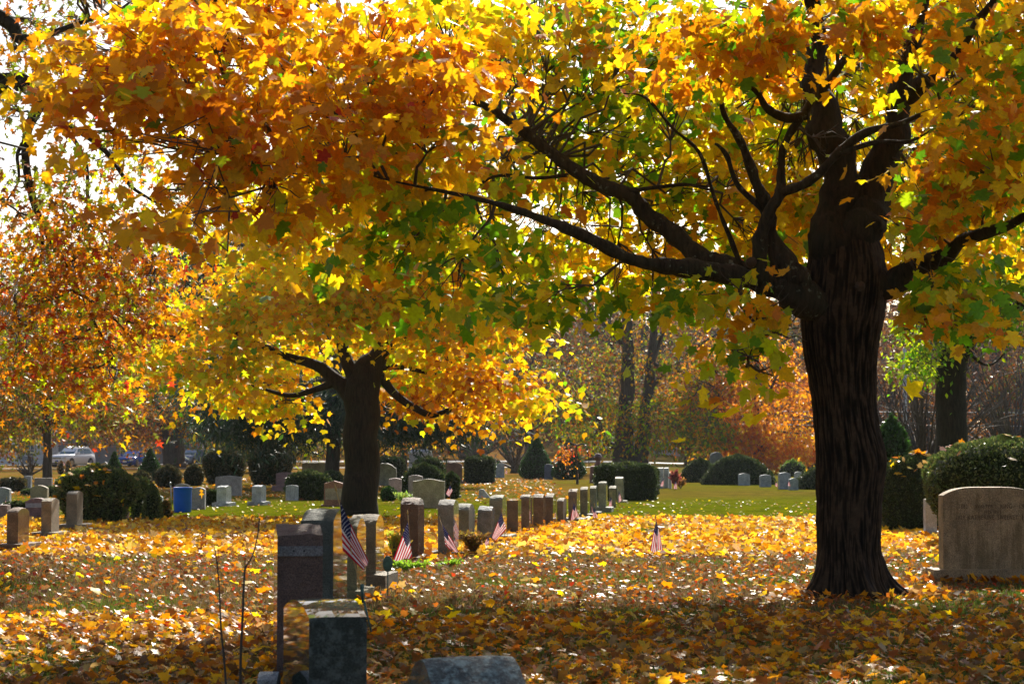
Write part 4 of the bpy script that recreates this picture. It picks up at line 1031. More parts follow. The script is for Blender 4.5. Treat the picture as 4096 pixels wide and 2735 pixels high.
hedge('hedge', 'low dark box hedge behind the nearest left pillar', 12, 114, 2012, 2078, 'box', 'yew', 0.06, 1800, 0.5)
hedge('hedge', 'small square bush between the grey slab and the pale marker by the barrel', 817, 868, 1964, 2022, 'box', 'yew', 0.06, 1300, 0.8)
hedge('hedge', 'wide dark hedge left of the yellow maple trunk', 1143, 1325, 1888, 2000, 'dome', 'yew', 0.08, 4200, 0.7)
hedge('hedge', 'dark hedge showing behind the wide hedge by the maple trunk', 1280, 1372, 1886, 1990, 'dome', 'yew', 0.08, 1800, 0.7, d=72.0)
hedge('hedge', 'dark flat hedge behind the jagged grey stone', 1470, 1618, 1828, 1915, 'box', 'yew', 0.10, 2600, 0.6, d=102.0)
hedge('hedge', 'rounded hedge just below the tall grey monument', 1652, 1774, 1830, 1900, 'dome', 'yew', 0.10, 2600, 0.8, d=92.0)
hedge('hedge', 'long swelling hedge behind the wide grey headstone', 1585, 1808, 1857, 1992, 'mound', 'yew', 0.07, 5200, 0.6, d=66.0)
hedge('hedge', 'stub of hedge with a flag in front, at the right end of the swelling hedge', 1778, 1836, 1892, 1992, 'dome', 'yew', 0.07, 1800, 1.0, d=65.0)
hedge('hedge', 'dark barrel-shaped clipped bush on the open lawn', 1860, 1978, 1826, 1930, 'box', 'yew', 0.09, 3400, 0.9, d=94.0, sq=0.75)
hedge('cone_shrub', 'tall clipped cone in the middle of the far lawn', 2078, 2212, 1752, 1915, 'cone', 'cone', 0.10, 4400, 0.95, d=108.0, cat_='shrub')
hedge('cone_shrub', 'second clipped cone behind the weeping red tree', 2208, 2342, 1764, 1918, 'cone', 'cone', 0.10, 3600, 0.95, d=106.0, cat_='shrub')
hedge('hedge', 'long clipped hedge behind the far end of the slanting row', 2383, 2622, 1854, 2006, 'box', 'yew', 0.07, 6000, 0.6, d=63.0)
hedge('hedge', 'hedge end peeking out right of the long clipped hedge', 2588, 2634, 1872, 1978, 'box', 'yew', 0.07, 1300, 1.0, d=71.0)
hedge('shrub', 'broad mounded shrub behind three small stones on the right lawn', 2808, 3092, 1822, 1944, 'mound', 'yew', 0.09, 6000, 0.6, d=90.0)
hedge('shrub', 'smaller mounded shrub left of the broad one on the right lawn', 2722, 2880, 1838, 1936, 'mound', 'yew', 0.09, 3600, 0.7, d=97.0)
hedge('shrub', 'dark shrub at the edge of the big maple trunk, right lawn', 3185, 3420, 1866, 1960, 'mound', 'yew', 0.09, 3600, 0.7, d=80.0)
hedge('shrub', 'pale green bush above the two leaning stones, right lawn', 3128, 3215, 1842, 1905, 'round', 'bright', 0.10, 700, 0.8, d=118.0, rough=0.3)
hedge('shrub', 'crimson bush beside the big trunk beyond the lawn', 3195, 3310, 1790, 1870, 'round', 'rusty', 0.14, 900, 0.8, d=150.0, rough=0.3)
hedge('shrub', 'dark evergreen bush right of the big trunk, behind the domed shrub', 3490, 3640, 1690, 1900, 'round', 'cone', 0.13, 3200, 0.9, d=60.0, rough=0.25)
hedge('ball_shrub', 'largest of the little clipped balls beside the maple trunk', 1523, 1585, 1948, 2003, 'round', 'cone', 0.05, 1500, 1.0, d=62.0, cat_='shrub')
hedge('ball_shrub', 'little clipped ball behind the pink stone', 1600, 1630, 1940, 1982, 'round', 'cone', 0.05, 700, 1.0, d=69.0, cat_='shrub')
hedge('ball_shrub', 'little dark ball at the left foot of the wide grey headstone', 1622, 1652, 1946, 1990, 'round', 'yew', 0.05, 700, 1.0, d=66.0, cat_='shrub')
hedge('flowers', 'yellow flowering clump at the foot of the drooping shrub', 636, 684, 2010, 2072, 'round', 'rusty', 0.06, 700, 0.8, rough=0.3, cat_='flowers')
hedge('shrub', 'round planted mum on the grass in front of the white car, left', 232, 256, 1846, 1880, 'round', 'rusty', 0.09, 500, 1.0, d=128.0, group='mums by the white car')
hedge('shrub', 'round planted mum on the grass in front of the white car, right', 262, 282, 1846, 1872, 'round', 'rusty', 0.09, 500, 1.0, d=130.0, group='mums by the white car')

def leafy(name, label, x, y, n, h, spread, pal, cat_, d=None, up=1.0, size=0.05):
    d = d or D(y); c = S(x, d)
    t = thing(name, c, label, cat_)
    st = MB(); pp = []
    for i in range(n):
        a = rng.uniform(0, 2 * np.pi); L = h * rng.uniform(0.5, 1)
        e = Vector((math.cos(a) * spread * rng.uniform(.2, 1), math.sin(a) * spread * rng.uniform(.2, 1), L * up))
        st.tube([Vector((0, 0, 0)), e * 0.5 + Vector((0, 0, .15 * L)), e], [0.006, 0.004, 0.0015], 4, 0, False)
        m = 10
        q = rng.uniform(0.25, 1, m)[:, None]
        pos = np.array(e)[None, :] * q + np.array([[0, 0, .25 * L]]) * (q * (1 - q) * 2) + rng.normal(0, .012, (m, 3))
        pp.append((pos, rng.normal(0, .6, (m, 3)) + np.array(e.normalized()), rng.normal(0, 1, (m, 3)) + np.array([0, 0, .5]), size * rng.uniform(.6, 1.3, m), pick(pal, [1] * len(pal), m)))
    st.build('stem', M['twig'], t, True)
    leaf_obj('foliage', cat(pp), DIAMOND, M['leaf'], t)
leafy('plant', 'bright green leafy plant between the clipped balls and the wide grey headstone', 1612, 2002, 22, 0.30, 0.30, [(0.22, 0.34, 0.05), (0.32, 0.42, 0.08)], 'plant', 60.0, size=0.09)
leafy('plant', 'faded brown perennial clump in front of the light grey pillar', 1892, 2225, 90, 0.36, 0.24, [(0.26, 0.14, 0.03), (0.22, 0.17, 0.03), (0.16, 0.08, 0.03)], 'plant', 30.3, size=0.055)
leafy('plant', 'bright green ground plant in front of the brown pillar base', 1640, 2262, 40, 0.12, 0.32, [(0.18, 0.34, 0.02), (0.26, 0.42, 0.03)], 'plant', 26.6, size=0.05)
leafy('plant', 'small green sprig on the dry grass right of the low plant', 1800, 2256, 18, 0.10, 0.2, [(0.18, 0.34, 0.02), (0.26, 0.42, 0.03)], 'plant', 27.4, size=0.045)
leafy('plant', 'tall yellow-green grass clump left of the brown pillar', 1580, 2232, 30, 0.42, 0.2, [(0.35, 0.38, 0.04), (0.5, 0.36, 0.04)], 'plant', 28.6, size=0.08)
leafy('plant', 'spiky red plant at the far group of stones', 2700, 1950, 26, 0.75, 0.22, [(0.25, 0.05, 0.05), (0.32, 0.10, 0.05)], 'plant', 80.0, size=0.16)
leafy('plant', 'rusty leafy plant beside the spiky red plant', 2722, 1948, 22, 0.45, 0.3, [(0.30, 0.14, 0.03), (0.2, 0.12, 0.03)], 'plant', 81.0, size=0.12)

# ------------------------------------------------------------------ headstones
_gran = {}
def gran(col, polished=False, stain=None):
    col = tuple(min(0.6, 1.3 * q) for q in col)
    k = (col, polished, stain)
    if k not in _gran: _gran[k] = granite('polished_granite' if polished else 'granite', col, polished, stain=stain)
    return _gran[k]

def top_z(shape, u, rise):
    """drop of the top edge at u in -1..1 across the width"""
    a = abs(u)
    if shape == 'arch': return rise * a * a
    if shape == 'oval': return rise * (1 - math.sqrt(max(0, 1 - (a * 0.985) ** 2)))
    if shape == 'peak': return rise * a
    if shape == 'serp': return rise * (0.5 - 0.5 * math.cos(math.pi * a))
    if shape == 'slope': return rise * (u + 1) / 2
    if shape == 'jag': return rise * (0.6 * a ** 3 + 0.4 * abs(noise.noise((u * 5, 2.0, 1.0))))
    if shape == 'round': return rise * (a ** 4)
    return 0.0

def die_mesh(W, T, H, shape, rise, rough, seed, taper=0.0, top_pol=False):
    """upright slab: width along local y, thickness along local x, polished faces on +-x"""
    prof = []
    ns, nt_ = 14, 18
    for i in range(ns): prof.append((-W / 2, (H - top_z(shape, -1, rise)) * i / ns, 0))
    for i in range(nt_ + 1):
        u = -1 + 2 * i / nt_; prof.append((u * W / 2, H - top_z(shape, u, rise), 1))
    for i in range(ns - 1, -1, -1): prof.append((W / 2, (H - top_z(shape, 1, rise)) * i / ns, 2))
    m = 9
    v, f, fm = [], [], []
    k = len(prof)
    for j in range(m + 1):
        x = -T / 2 + T * j / m
        e = min(j, m - j) / m
        for (y, z, s) in prof:
            p = Vector((x, y, z)); q = Vector((x * 7 + seed, y * 7, z * 7))
            dn = (noise.noise(q) * 0.6 + noise.noise(q * 2.3) * 0.4 + noise.noise(q * 5.1) * 0.2) * rough
            ins = rough * 0.9 * (min(1.0, e * 5) - 0.3)
            kx = 1 - taper * z / H
            if s == 1: p.z += dn + ins * 0.6
            elif z > 0: p.y += math.copysign(dn + ins, y)
            v.append((p.x * kx, p.y * (1 - taper * 0.5 * z / H), p.z))
    for j in range(m):
        for i in range(k - 1):
            f.append((j * k + i, j * k + i + 1, (j + 1) * k + i + 1, (j + 1) * k + i)); fm.append(0)
    for i in range(len(fm)):
        if top_pol and ns <= i % (k - 1) <= ns + nt_ - 1: fm[i] = 1
    f.append(tuple(range(k))[::-1]); fm.append(1)
    f.append(tuple(range(m * k, m * k + k))); fm.append(1)
    f.append(tuple([0, k - 1, m * k + k - 1, m * k][::-1])); fm.append(0)
    return v, f, fm

def fix_normals(o):
    bm = bmesh.new(); bm.from_mesh(o.data); bmesh.ops.recalc_face_normals(bm, faces=bm.faces); bm.to_mesh(o.data); bm.free()

def stone(label, c, yaw, W, T, H, shape, rise, col, face='polished', rough=0.012, base=None, base_col=None, group=None, name='headstone', tilt=0.0, taper=0.0, stain=None, extra=None):
    """base: (extra width, extra thickness, height) or None"""
    t = thing(name, c, label, 'headstone', group, yaw)
    bh = base[2] if base else 0.0
    v, f, fm = die_mesh(W, T, H - bh, shape, rise, rough, rng.uniform(0, 50), taper, rough < 0.005)
    v = [(x, y, z + bh - (0.03 if not base else 0)) for x, y, z in v]
    mm = [gran(col, False, stain), gran(col, True) if face == 'polished' else gran(col, False, stain)]
    o = mesh_obj('die', v, f, mm, t, False, fm); fix_normals(o)
    if tilt: o.rotation_euler = (0, tilt, 0)
    if base:
        bw, bt, _ = base
        v, f, fm = die_mesh(W + bw, T + bt, bh - 0.002 + 0.03, 'flat', 0, rough * 0.8, rng.uniform(0, 50))
        v = [(x, y, z - 0.03) for x, y, z in v]
        o = mesh_obj('base', v, f, [gran(base_col or tuple(0.9 * q for q in col))] * 2, t, False, fm); fix_normals(o)
    return t

def pillar(label, xl, xc, top, base_y, yaw, W, col, shape='arch', rise=0.06, base=None, rough=0.017, tilt=0.0, left=False, d=None, T=None, stain=None, face='polished', taper=0.0, rowg=None):
    """a stone seen end on: its end spans xl..xc; its polished face turns right (or left)"""
    d = d or D(base_y); psi = R(yaw)
    a = Vector((math.cos(psi), -math.sin(psi), 0)); b = Vector((math.sin(psi), math.cos(psi), 0))
    corner = P(xl if left else xc, HZ, d); corner.z = 0
    T = T or (xc - xl) / F * d / math.cos(psi)
    c = corner + a * (T / 2 if left else -T / 2) + b * (W / 2)
    H = P(xc, top, c.y).z
    return stone(label, c, -psi, W, T, H, shape, rise, col, face, rough, base, None, rowg, tilt=tilt, stain=stain, taper=taper)

ROW = 'headstones in the slanting row'
BRN, GRY, BLU, OLV, DKG, PNK, TANC, PALE = (0.13, 0.072, 0.048), (0.22, 0.21, 0.18), (0.18, 0.19, 0.195), (0.165, 0.15, 0.075), (0.075, 0.088, 0.070), (0.28, 0.17, 0.14), (0.28, 0.225, 0.15), (0.36, 0.35, 0.29)
pillar('rough greenish-black headstone with humped top, behind the reddish one in front', 1204, 1336, 2022, 2507, 6.5, 0.62, DKG, 'arch', 0.10, rough=0.02, d=18.0, rowg=ROW)
pillar('olive headstone with a pale wedge base, just right of the humped black one', 1330, 1430, 2072, 2405, 6.5, 0.5, OLV, 'arch', 0.10, (0.20, 0.16, 0.13), d=21.0, rowg=ROW)
pillar('olive-brown headstone with rough white top behind the largest flag', 1398, 1505, 2058, 2372, 7, 0.5, (0.15, 0.118, 0.070), 'arch', 0.11, (0.3, 0.28, 0.17), d=23.0, rowg=ROW, rough=0.016)
pillar('dark brown headstone with sparkling white rough top and a flag in front', 1602, 1673, 1991, 2240, 7.2, 0.52, BRN, 'arch', 0.09, (0.3, 0.2, 0.05), rowg=ROW, rough=0.016)
pillar('light grey rough headstone on a dark slab, third flag leaning on it', 1752, 1815, 1998, 2222, 7.2, 0.5, (0.23, 0.215, 0.195), 'arch', 0.08, (0.36, 0.34, 0.06), rowg=ROW, rough=0.018)
pillar('grey-green headstone between the light grey and the leaning blue-grey ones', 1833, 1876, 2007, 2180, 9.0, 0.55, (0.15, 0.15, 0.105), 'arch', 0.10, rowg=ROW, T=0.24, face='matte')
pillar('blue-grey headstone leaning slightly towards the right', 1905, 1960, 2018, 2176, 6.8, 0.45, BLU, 'arch', 0.06, rowg=ROW, rough=0.016, tilt=0.05)
pillar('grey headstone with rounded top on a rough base behind a tilted flag', 1958, 2010, 1981, 2168, 7.2, 0.5, (0.17, 0.17, 0.125), 'oval', 0.07, (0.5, 0.3, 0.12), rowg=ROW)
pillar('flat-topped polished brown headstone with a bright white top', 2027, 2072, 1993, 2142, 7.2, 0.5, (0.13, 0.095, 0.065), 'peak', 0.03, (0.14, 0.12, 0.05), rowg=ROW, rough=0.003)
pillar('round-topped brown-grey headstone right of the flat-topped one', 2080, 2118, 1972, 2128, 7.2, 0.5, (0.15, 0.115, 0.080), 'oval', 0.08, rowg=ROW)
pillar('brown headstone with lumpy grey top, middle of three alike', 2132, 2172, 1976, 2118, 6.2, 0.5, (0.14, 0.095, 0.055), 'arch', 0.06, (0.2, 0.2, 0.06), rowg=ROW)
pillar('brown headstone with pale olive face, last before the short one', 2180, 2212, 1968, 2106, 8.4, 0.55, (0.13, 0.092, 0.058), 'arch', 0.07, rowg=ROW)
pillar('short brown headstone with broad greenish face', 2228, 2253, 1992, 2096, 8.6, 0.55, (0.145, 0.112, 0.070), 'arch', 0.06, (0.15, 0.12, 0.04), rowg=ROW, face='matte')
pillar('tan headstone with white rough top on a wide base and a flag', 2273, 2307, 1955, 2090, 7.6, 0.55, (0.19, 0.135, 0.085), 'arch', 0.06, (0.35, 0.3, 0.09), rowg=ROW)
pillar('grey-olive headstone right of the tan one with the flag', 2320, 2350, 1947, 2072, 6.8, 0.5, (0.155, 0.135, 0.080), 'arch', 0.06, (0.3, 0.25, 0.09), rowg=ROW)
pillar('narrow grey headstone half hidden by two small flags', 2359, 2383, 1943, 2055, 7.0, 0.5, (0.165, 0.165, 0.13), 'arch', 0.05, (0.25, 0.2, 0.05), rowg=ROW)
pillar('tall pale green-grey headstone with rounded top near the far end', 2393, 2424, 1926, 2047, 7.0, 0.5, (0.215, 0.225, 0.165), 'oval', 0.07, (0.35, 0.3, 0.12), rowg=ROW)
pillar('olive-grey headstone, last but one of the slanting row', 2435, 2463, 1939, 2030, 7.0, 0.5, (0.19, 0.175, 0.105), 'arch', 0.06, rowg=ROW)
pillar('tall pale square headstone with sloping white top at the far end of the row', 2460, 2491, 1906, 2008, 7.5, 0.5, (0.30, 0.285, 0.20), 'peak', 0.05, (0.2, 0.2, 0.05), rowg=ROW, rough=0.003)
# the nearest stones, polished faces turned left
t1 = pillar('reddish-brown rough headstone with a pale band, second from the front', 1112, 1290, 2082, 2713, -9.0, 0.62, (0.125, 0.075, 0.058), 'serp', 0.06, None, 0.018, left=True, d=14.0)
mb = MB(); mb.box((-0.156, -0.331, 0.855), (0.156, -0.315, 0.925)); mb.build('trim_band', gran((0.17, 0.16, 0.16)), t1, bevel=0.003)
mb = MB()
for xx in (-0.045, 0.028): mb.tube([(xx, -0.3325, 0.892), (xx, -0.329, 0.892)], [0.008, 0.008], 10)
mb.build('drill_hole', M['black'], t1)
t0 = pillar('nearest black granite headstone with curved polished top', 1240, 1471, 2376, 2884, -16.6, 0.84, (0.028, 0.036, 0.030), 'arch', 0.075, None, 0.004, stain=(0.125, 0.145, 0.135, 1), left=True, d=11.76, T=0.345)
pillar('low headstone at the bottom edge with lichen-covered rough top', 1762, 2120, 2604, 3170, -18.5, 0.66, (0.08, 0.092, 0.085), 'serp', 0.15, None, 0.014, left=True, d=9.3, T=0.46, stain=(0.34, 0.43, 0.39, 1))
# three pillars at left
pillar('front pillar of three at left, with rough silvery top', 31, 77, 2031, 2208, 5.5, 0.50, (0.19, 0.125, 0.080), 'oval', 0.08, (0.34, 0.30, 0.13))
pillar('middle pillar of three at left, with low arched top', 168, 209, 1992, 2157, 3.0, 0.5, (0.22, 0.175, 0.115), 'arch', 0.05, (0.36, 0.30, 0.13), face='matte', rough=0.006)
pillar('rear pillar of three at left, tallest, with rounded top', 268, 310, 1964, 2123, 1.5, 0.5, (0.22, 0.17, 0.11), 'oval', 0.06, (0.36, 0.32, 0.13), face='matte', rough=0.006)

def slab(label, xl, xr, top, base_y, col, shape='arch', rise=0.05, T=0.22, base=None, d=None, yaw=0.0, face='matte', rough=0.008, group=None, taper=0.0, name='headstone', stain=None):
    """a stone facing the camera: its face spans xl..xr"""
    d = d or D(base_y)
    a, b = P(xl, base_y, d), P(xr, base_y, d)
    c = Vector(((a.x + b.x) / 2, d + T / 2, 0)); c.z = gz(c.x, c.y)
    W = (b.x - a.x); H = P((xl + xr) / 2, top, d).z - c.z
    return stone(label, c, R(-90 + yaw), W, T, H, shape, rise, col, face, rough, base, None, group, name, taper=taper, stain=stain)

king = slab('wide beige headstone with carved family lettering at right', 3775, 4156, 1948, 2335, (0.33, 0.235, 0.135), 'round', 0.10, 0.26, (0.28, 0.22, 0.165), d=24.1, rough=0.006, stain=(0.13, 0.09, 0.03))
for o in king.children:
    if o.name.startswith('die'): o['label'] = 'beige slab with rusty streak and lettering'
def carve(txt, x0, x1, y0, y1, parent, d, h=0.07):
    """raised dark lettering on the front of a stone"""
    cu = bpy.data.curves.new('lettering', 'FONT'); cu.body = txt; cu.size = h; cu.extrude = 0.0012; cu.align_x = 'CENTER'; cu.align_y = 'CENTER'; cu.space_character = 1.15
    cu.materials.append(M['letters'])
    tmp = bpy.data.objects.new('lettering', cu); C.objects.link(tmp); bpy.context.view_layer.update()
    me = bpy.data.meshes.new_from_object(tmp.evaluated_get(bpy.context.evaluated_depsgraph_get())); bpy.data.objects.remove(tmp)
    o = bpy.data.objects.new('lettering', me); link(o, parent)
    xs = [q.co.x for q in me.vertices]; ys = [q.co.y for q in me.vertices]
    kx = (x1 - x0) / F * d / (max(xs) - min(xs)); ky = (y1 - y0) / F * d / (max(ys) - min(ys))
    p = P((x0 + x1) / 2, (y0 + y1) / 2, d)
    o.matrix_parent_inverse = (Matrix.Translation(parent.location) @ parent.rotation_euler.to_matrix().to_4x4()).inverted()
    o.location = p; o.rotation_euler = (R(90), 0, 0); o.scale = (kx, ky, 1)
kd = 24.1 - 0.003
carve('1882', 3835, 3869, 2017, 2034, king, kd); carve('WALTER J.', 3901, 3987, 2016, 2034, king, kd); carve('KING', 4002, 4047, 2016, 2034, king, kd); carve('19', 4077, 4094, 2017, 2034, king, kd)
carve('HIS', 3938, 3964, 2042, 2054, king, kd); carve('WIFE', 3973, 4005, 2042, 2054, king, kd)
carve('1929', 3824, 3857, 2061, 2078, king, kd); carve('KATHERINE', 3871, 3976, 2060, 2078, king, kd); carve('SWEENEY', 3990, 4071, 2060, 2078, king, kd); carve('1', 4088, 4092, 2061, 2078, king, kd)
slab('white slim stone on a plinth squeezed between the two domed shrubs', 3704, 3748, 1990, 2150, (0.62, 0.64, 0.68), 'peak', 0.03, 0.2, (0.16, 0.16, 0.11), d=36.5)

# left background stones
slab('grey stone cut off by the left edge, flag at its foot', -30, 36, 1944, 2046, (0.27, 0.27, 0.29), 'arch', 0.05, d=52.0)
slab('tan arched stone behind the pink sloping stone, left', 120, 187, 1936, 2048, TANC, 'arch', 0.08, d=55.0)
pk = slab('pink granite stone with a pale band, between the two nearer left pillars', 100, 190, 1986, 2078, (0.20, 0.12, 0.12), 'arch', 0.08, 0.3, d=45.5)
mb = MB(); mb.box((0.152, -0.245, 0.28), (0.157, 0.245, 0.38)); mb.build('trim_band', gran((0.36, 0.36, 0.40)), pk)
slab('dull red-based slab at the left edge under the flag', -40, 28, 2014, 2082, (0.24, 0.17, 0.16), 'flat', 0, 0.3, d=45.0)
slab('broad brown-grey slab in front of the oak trunk, left', 137, 205, 1908, 1990, (0.24, 0.21, 0.16), 'flat', 0, d=74.0)
slab('small blue-grey stone beside the broad brown slab, left', 95, 122, 1900, 1985, (0.22, 0.24, 0.26), 'flat', 0, d=80.0)
slab('little white stone on the grass above the shaggy shrub', 338, 358, 1862, 1895, (0.6, 0.6, 0.62), 'arch', 0.05, d=120.0)
slab('small pale post-like stone beside the smaller clipped cone', 412, 428, 1844, 1890, (0.5, 0.48, 0.47), 'peak', 0.1, d=125.0)
slab('grey-green slanted stone at the right edge of the drooping shrub', 612, 648, 1966, 2032, (0.22, 0.26, 0.27), 'slope', 0.12, d=56.0)
slab('stone with a bright rim peeking over the blue barrel', 698, 754, 1930, 2020, (0.30, 0.27, 0.23), 'arch', 0.05, d=60.0)
slab('grey stone with a pale panel right of the blue barrel', 766, 818, 1944, 2038, (0.24, 0.25, 0.29), 'arch', 0.05, d=53.5)
slab('wide light brown stone in front of the left big clipped bush', 861, 964, 1898, 1982, (0.34, 0.29, 0.25), 'peak', 0.05, 0.25, d=69.0)
pillar('pale blue-grey stone in front of the wide light brown stone', 886, 906, 1942, 2026, 12, 0.42, (0.42, 0.45, 0.50), 'arch', 0.04, (0.22, 0.2, 0.1), d=56.5, face='matte', T=0.28)
pillar('blue-grey stone standing alone between the light brown and the red one', 1024, 1046, 1940, 2022, 12, 0.42, (0.30, 0.33, 0.38), 'arch', 0.04, (0.22, 0.2, 0.1), d=57.5, face='matte', T=0.28)
slab('red granite stone on a base, left of the wide dark hedge', 1104, 1166, 1888, 1962, (0.24, 0.13, 0.115), 'arch', 0.05, 0.3, (0.3, 0.2, 0.2), d=77.0)
slab('weathered white stone with dark streaks before the wide dark hedge', 1143, 1191, 1936, 2000, (0.42, 0.44, 0.50), 'arch', 0.03, d=62.5, stain=(0.2, 0.22, 0.25))
rs = slab('red stone with a grey panel touching the maple trunk', 1296, 1372, 1922, 2020, (0.25, 0.13, 0.10), 'peak', 0.08, 0.28, (0.15, 0.15, 0.04), d=56.5)
mb = MB(); mb.box((0.142, -0.235, 0.18), (0.147, 0.235, 0.50)); mb.build('panel', gran((0.30, 0.27, 0.23)), rs)
slab('wide tan flat-topped stone behind the dark hedges, left of the maple trunk', 1208, 1330, 1848, 1935, (0.28, 0.25, 0.19), 'flat', 0, 0.35, d=88.0)
slab('jagged-topped grey stone right of the maple trunk', 1470, 1584, 1850, 1930, (0.30, 0.31, 0.29), 'jag', 0.35, 0.3, d=88.0, rough=0.03)
slab('pink stone with white face behind the largest clipped ball', 1555, 1604, 1907, 1985, (0.38, 0.28, 0.27), 'peak', 0.04, d=64.0)
slab('pinkish-grey stone behind the left shoulder of the wide grey headstone', 1634, 1690, 1896, 1975, (0.34, 0.28, 0.27), 'arch', 0.05, d=63.0)
slab('wide grey headstone with two thin cut lines beside the clipped balls', 1651, 1778, 1915, 2030, (0.29, 0.28, 0.23), 'serp', 0.06, 0.28, (0.02, 0.06, 0.20), d=54.8)
slab('red-brown stone between the swelling hedge and the barrel-shaped bush', 1774, 1848, 1850, 1930, (0.24, 0.125, 0.085), 'round', 0.10, 0.3, (0.3, 0.1, 0.12), d=94.0)
slab('blue-grey stone half behind the barrel-shaped bush', 1972, 2017, 1851, 1908, (0.26, 0.29, 0.31), 'round', 0.06, d=113.0)
slab('dark blue-grey stone between the two clipped cones', 2178, 2212, 1854, 1915, (0.12, 0.14, 0.18), 'round', 0.06, d=107.0)
slab('low stub of stone at the right end of the swelling hedge', 1822, 1838, 1950, 1986, (0.32, 0.31, 0.28), 'flat', 0, (0.18), (0.1, 0.2, 0.08), d=66.5)
def wedge():
    p = G(1932, 1990); t = thing('grave_marker', p, 'small pale wedge-shaped marker alone on the open lawn', 'headstone', None)
    mb = MB(); mb.prism([(-.14, -.02), (.26, -.02), (.03, .27), (-.07, .29), (-.14, .25)], 'y', -.12, .14); mb.build('die', gran((0.45, 0.46, 0.47)), t, bevel=0.006)
    mb = MB(); mb.box((-.18, -.16, -.02), (.3, .18, .02)); mb.build('base', gran((0.36, 0.36, 0.36)), t)
wedge()
# right lawn group
RG = 'headstones at the far end behind the long hedge'
for (xl, xr, tp, bs, dd, lab) in [(2579, 2606, 1851, 1975, 86.0, 'tallest grey stone behind the end of the long hedge'), (2606, 2628, 1868, 1968, 84.0, 'grey stone just right of the tallest one behind the long hedge'), (2630, 2657, 1866, 1962, 82.0, 'pale grey stone with a flag, left of a matching pair'),
                                  (2656, 2678, 1866, 1958, 82.5, 'pale grey stone, right of a matching pair beside the spiky plant'), (2676, 2688, 1884, 1952, 81.0, 'narrow dark stone next to the spiky red plant')]:
    pillar(lab, xl, xr - 5, tp, bs, 8, 0.5, (0.33, 0.34, 0.33), 'arch', 0.04, d=dd, face='matte', rowg=RG, rough=0.006)
for (xl, xr, tp, bs, lab, cl_) in [(2862, 2908, 1888, 1937, 'pinkish stone with pale patch, first of five small stones on the right lawn', (0.27, 0.22, 0.23)), (2956, 2999, 1890, 1941, 'plain grey stone in front of the broad mounded shrub, second of five', (0.30, 0.31, 0.33)), (3041, 3084, 1895, 1947, 'grey stone with light panel at the right end of the mounded shrub', (0.26, 0.28, 0.30)),
                                   (3117, 3162, 1886, 1956, 'tallest of five small stones on the right lawn, with a flag', (0.28, 0.30, 0.33)), (3158, 3192, 1909, 1959, 'leaning grey-green stone by the dark shrub on the right lawn', (0.27, 0.32, 0.33))]:
    slab(lab, xl, xr, tp, bs, cl_, 'arch', 0.05, 0.25, yaw=8, group='small stones on the right lawn')
slab('dark rounded stone showing above the smaller mounded shrub', 2842, 2892, 1806, 1900, (0.10, 0.11, 0.11), 'oval', 0.25, 0.4, d=112.0)
slab('pale rounded stone behind the dark shrub near the big trunk', 3180, 3208, 1884, 1935, (0.4, 0.4, 0.38), 'oval', 0.1, 0.3, d=104.0)

def monument():
    c = S(1680, 112.0); t = thing('monument', c, 'tall tapering grey monument with a hipped cap', 'monument')
    k = 112.0 / F; top = P(1680, 1797, 112.0).z - c.z
    def ringp(w, z): return [(-w, -w * .8, z), (w, -w * .8, z), (w, w * .8, z), (-w, w * .8, z)]
    def loft(name, rows, m):
        v = sum([ringp(w * k, z) for w, z in rows], []); f = []
        for i in range(len(rows) - 1): f += [(4 * i + j, 4 * i + (j + 1) % 4, 4 * i + 4 + (j + 1) % 4, 4 * i + 4 + j) for j in range(4)]
        f += [(3, 2, 1, 0), tuple(range(4 * len(rows) - 4, 4 * len(rows)))]
        mesh_obj(name, v, f, m, t)
    g = gran((0.30, 0.30, 0.31))
    loft('base', [(62, -.05), (62, 0.22), (56, 0.26)], g); loft('shaft', [(50, 0.26), (45, 0.5), (41, top - 0.24)], g); loft('cap', [(45, top - 0.24), (46, top - 0.14), (30, top)], gran((0.40, 0.41, 0.44)))
monument()
def sphere_monument():
    d = 96.0; c = S(2392, d); t = thing('monument', c, 'red-brown granite monument carrying a polished ball', 'monument')
    k = d / F; z1 = P(2392, 1862, d).z - c.z; z2 = P(2392, 1852, d).z - c.z; zc = P(2392, 1829, d).z - c.z; r = 16.5 * k
    red = gran((0.17, 0.075, 0.06)); pol = gran((0.12, 0.06, 0.055), True)
    mb = MB()
    v = []; rows = [(34, -.05), (33, .1), (31, z1 - .1), (30, z1 - .03), (22, z1)]
    for w, z in rows: v += [(-w * k, -.8 * w * k, z), (w * k, -.8 * w * k, z), (w * k, .8 * w * k, z), (-w * k, .8 * w * k, z)]
    f = [(4 * i + j, 4 * i + (j + 1) % 4, 4 * i + 4 + (j + 1) % 4, 4 * i + 4 + j) for i in range(4) for j in range(4)] + [(3, 2, 1, 0), (16, 17, 18, 19)]
    mesh_obj('pedestal', v, f, red, t)
    mb.tube([(0, 0, z1 - .02), (0, 0, z2), (0, 0, zc - r * .8)], [18 * k, 11 * k, 9 * k], 20); mb.build('neck', red, t, True)
    bm = bmesh.new(); bmesh.ops.create_uvsphere(bm, u_segments=28, v_segments=16, radius=r); me = bpy.data.meshes.new('ball'); bm.to_mesh(me); bm.free(); me.materials.append(pol)
    me.polygons.foreach_set('use_smooth', [True] * len(me.polygons)); o = link(bpy.data.objects.new('ball', me), t); o.location = (0, 0, zc)
sphere_monument()

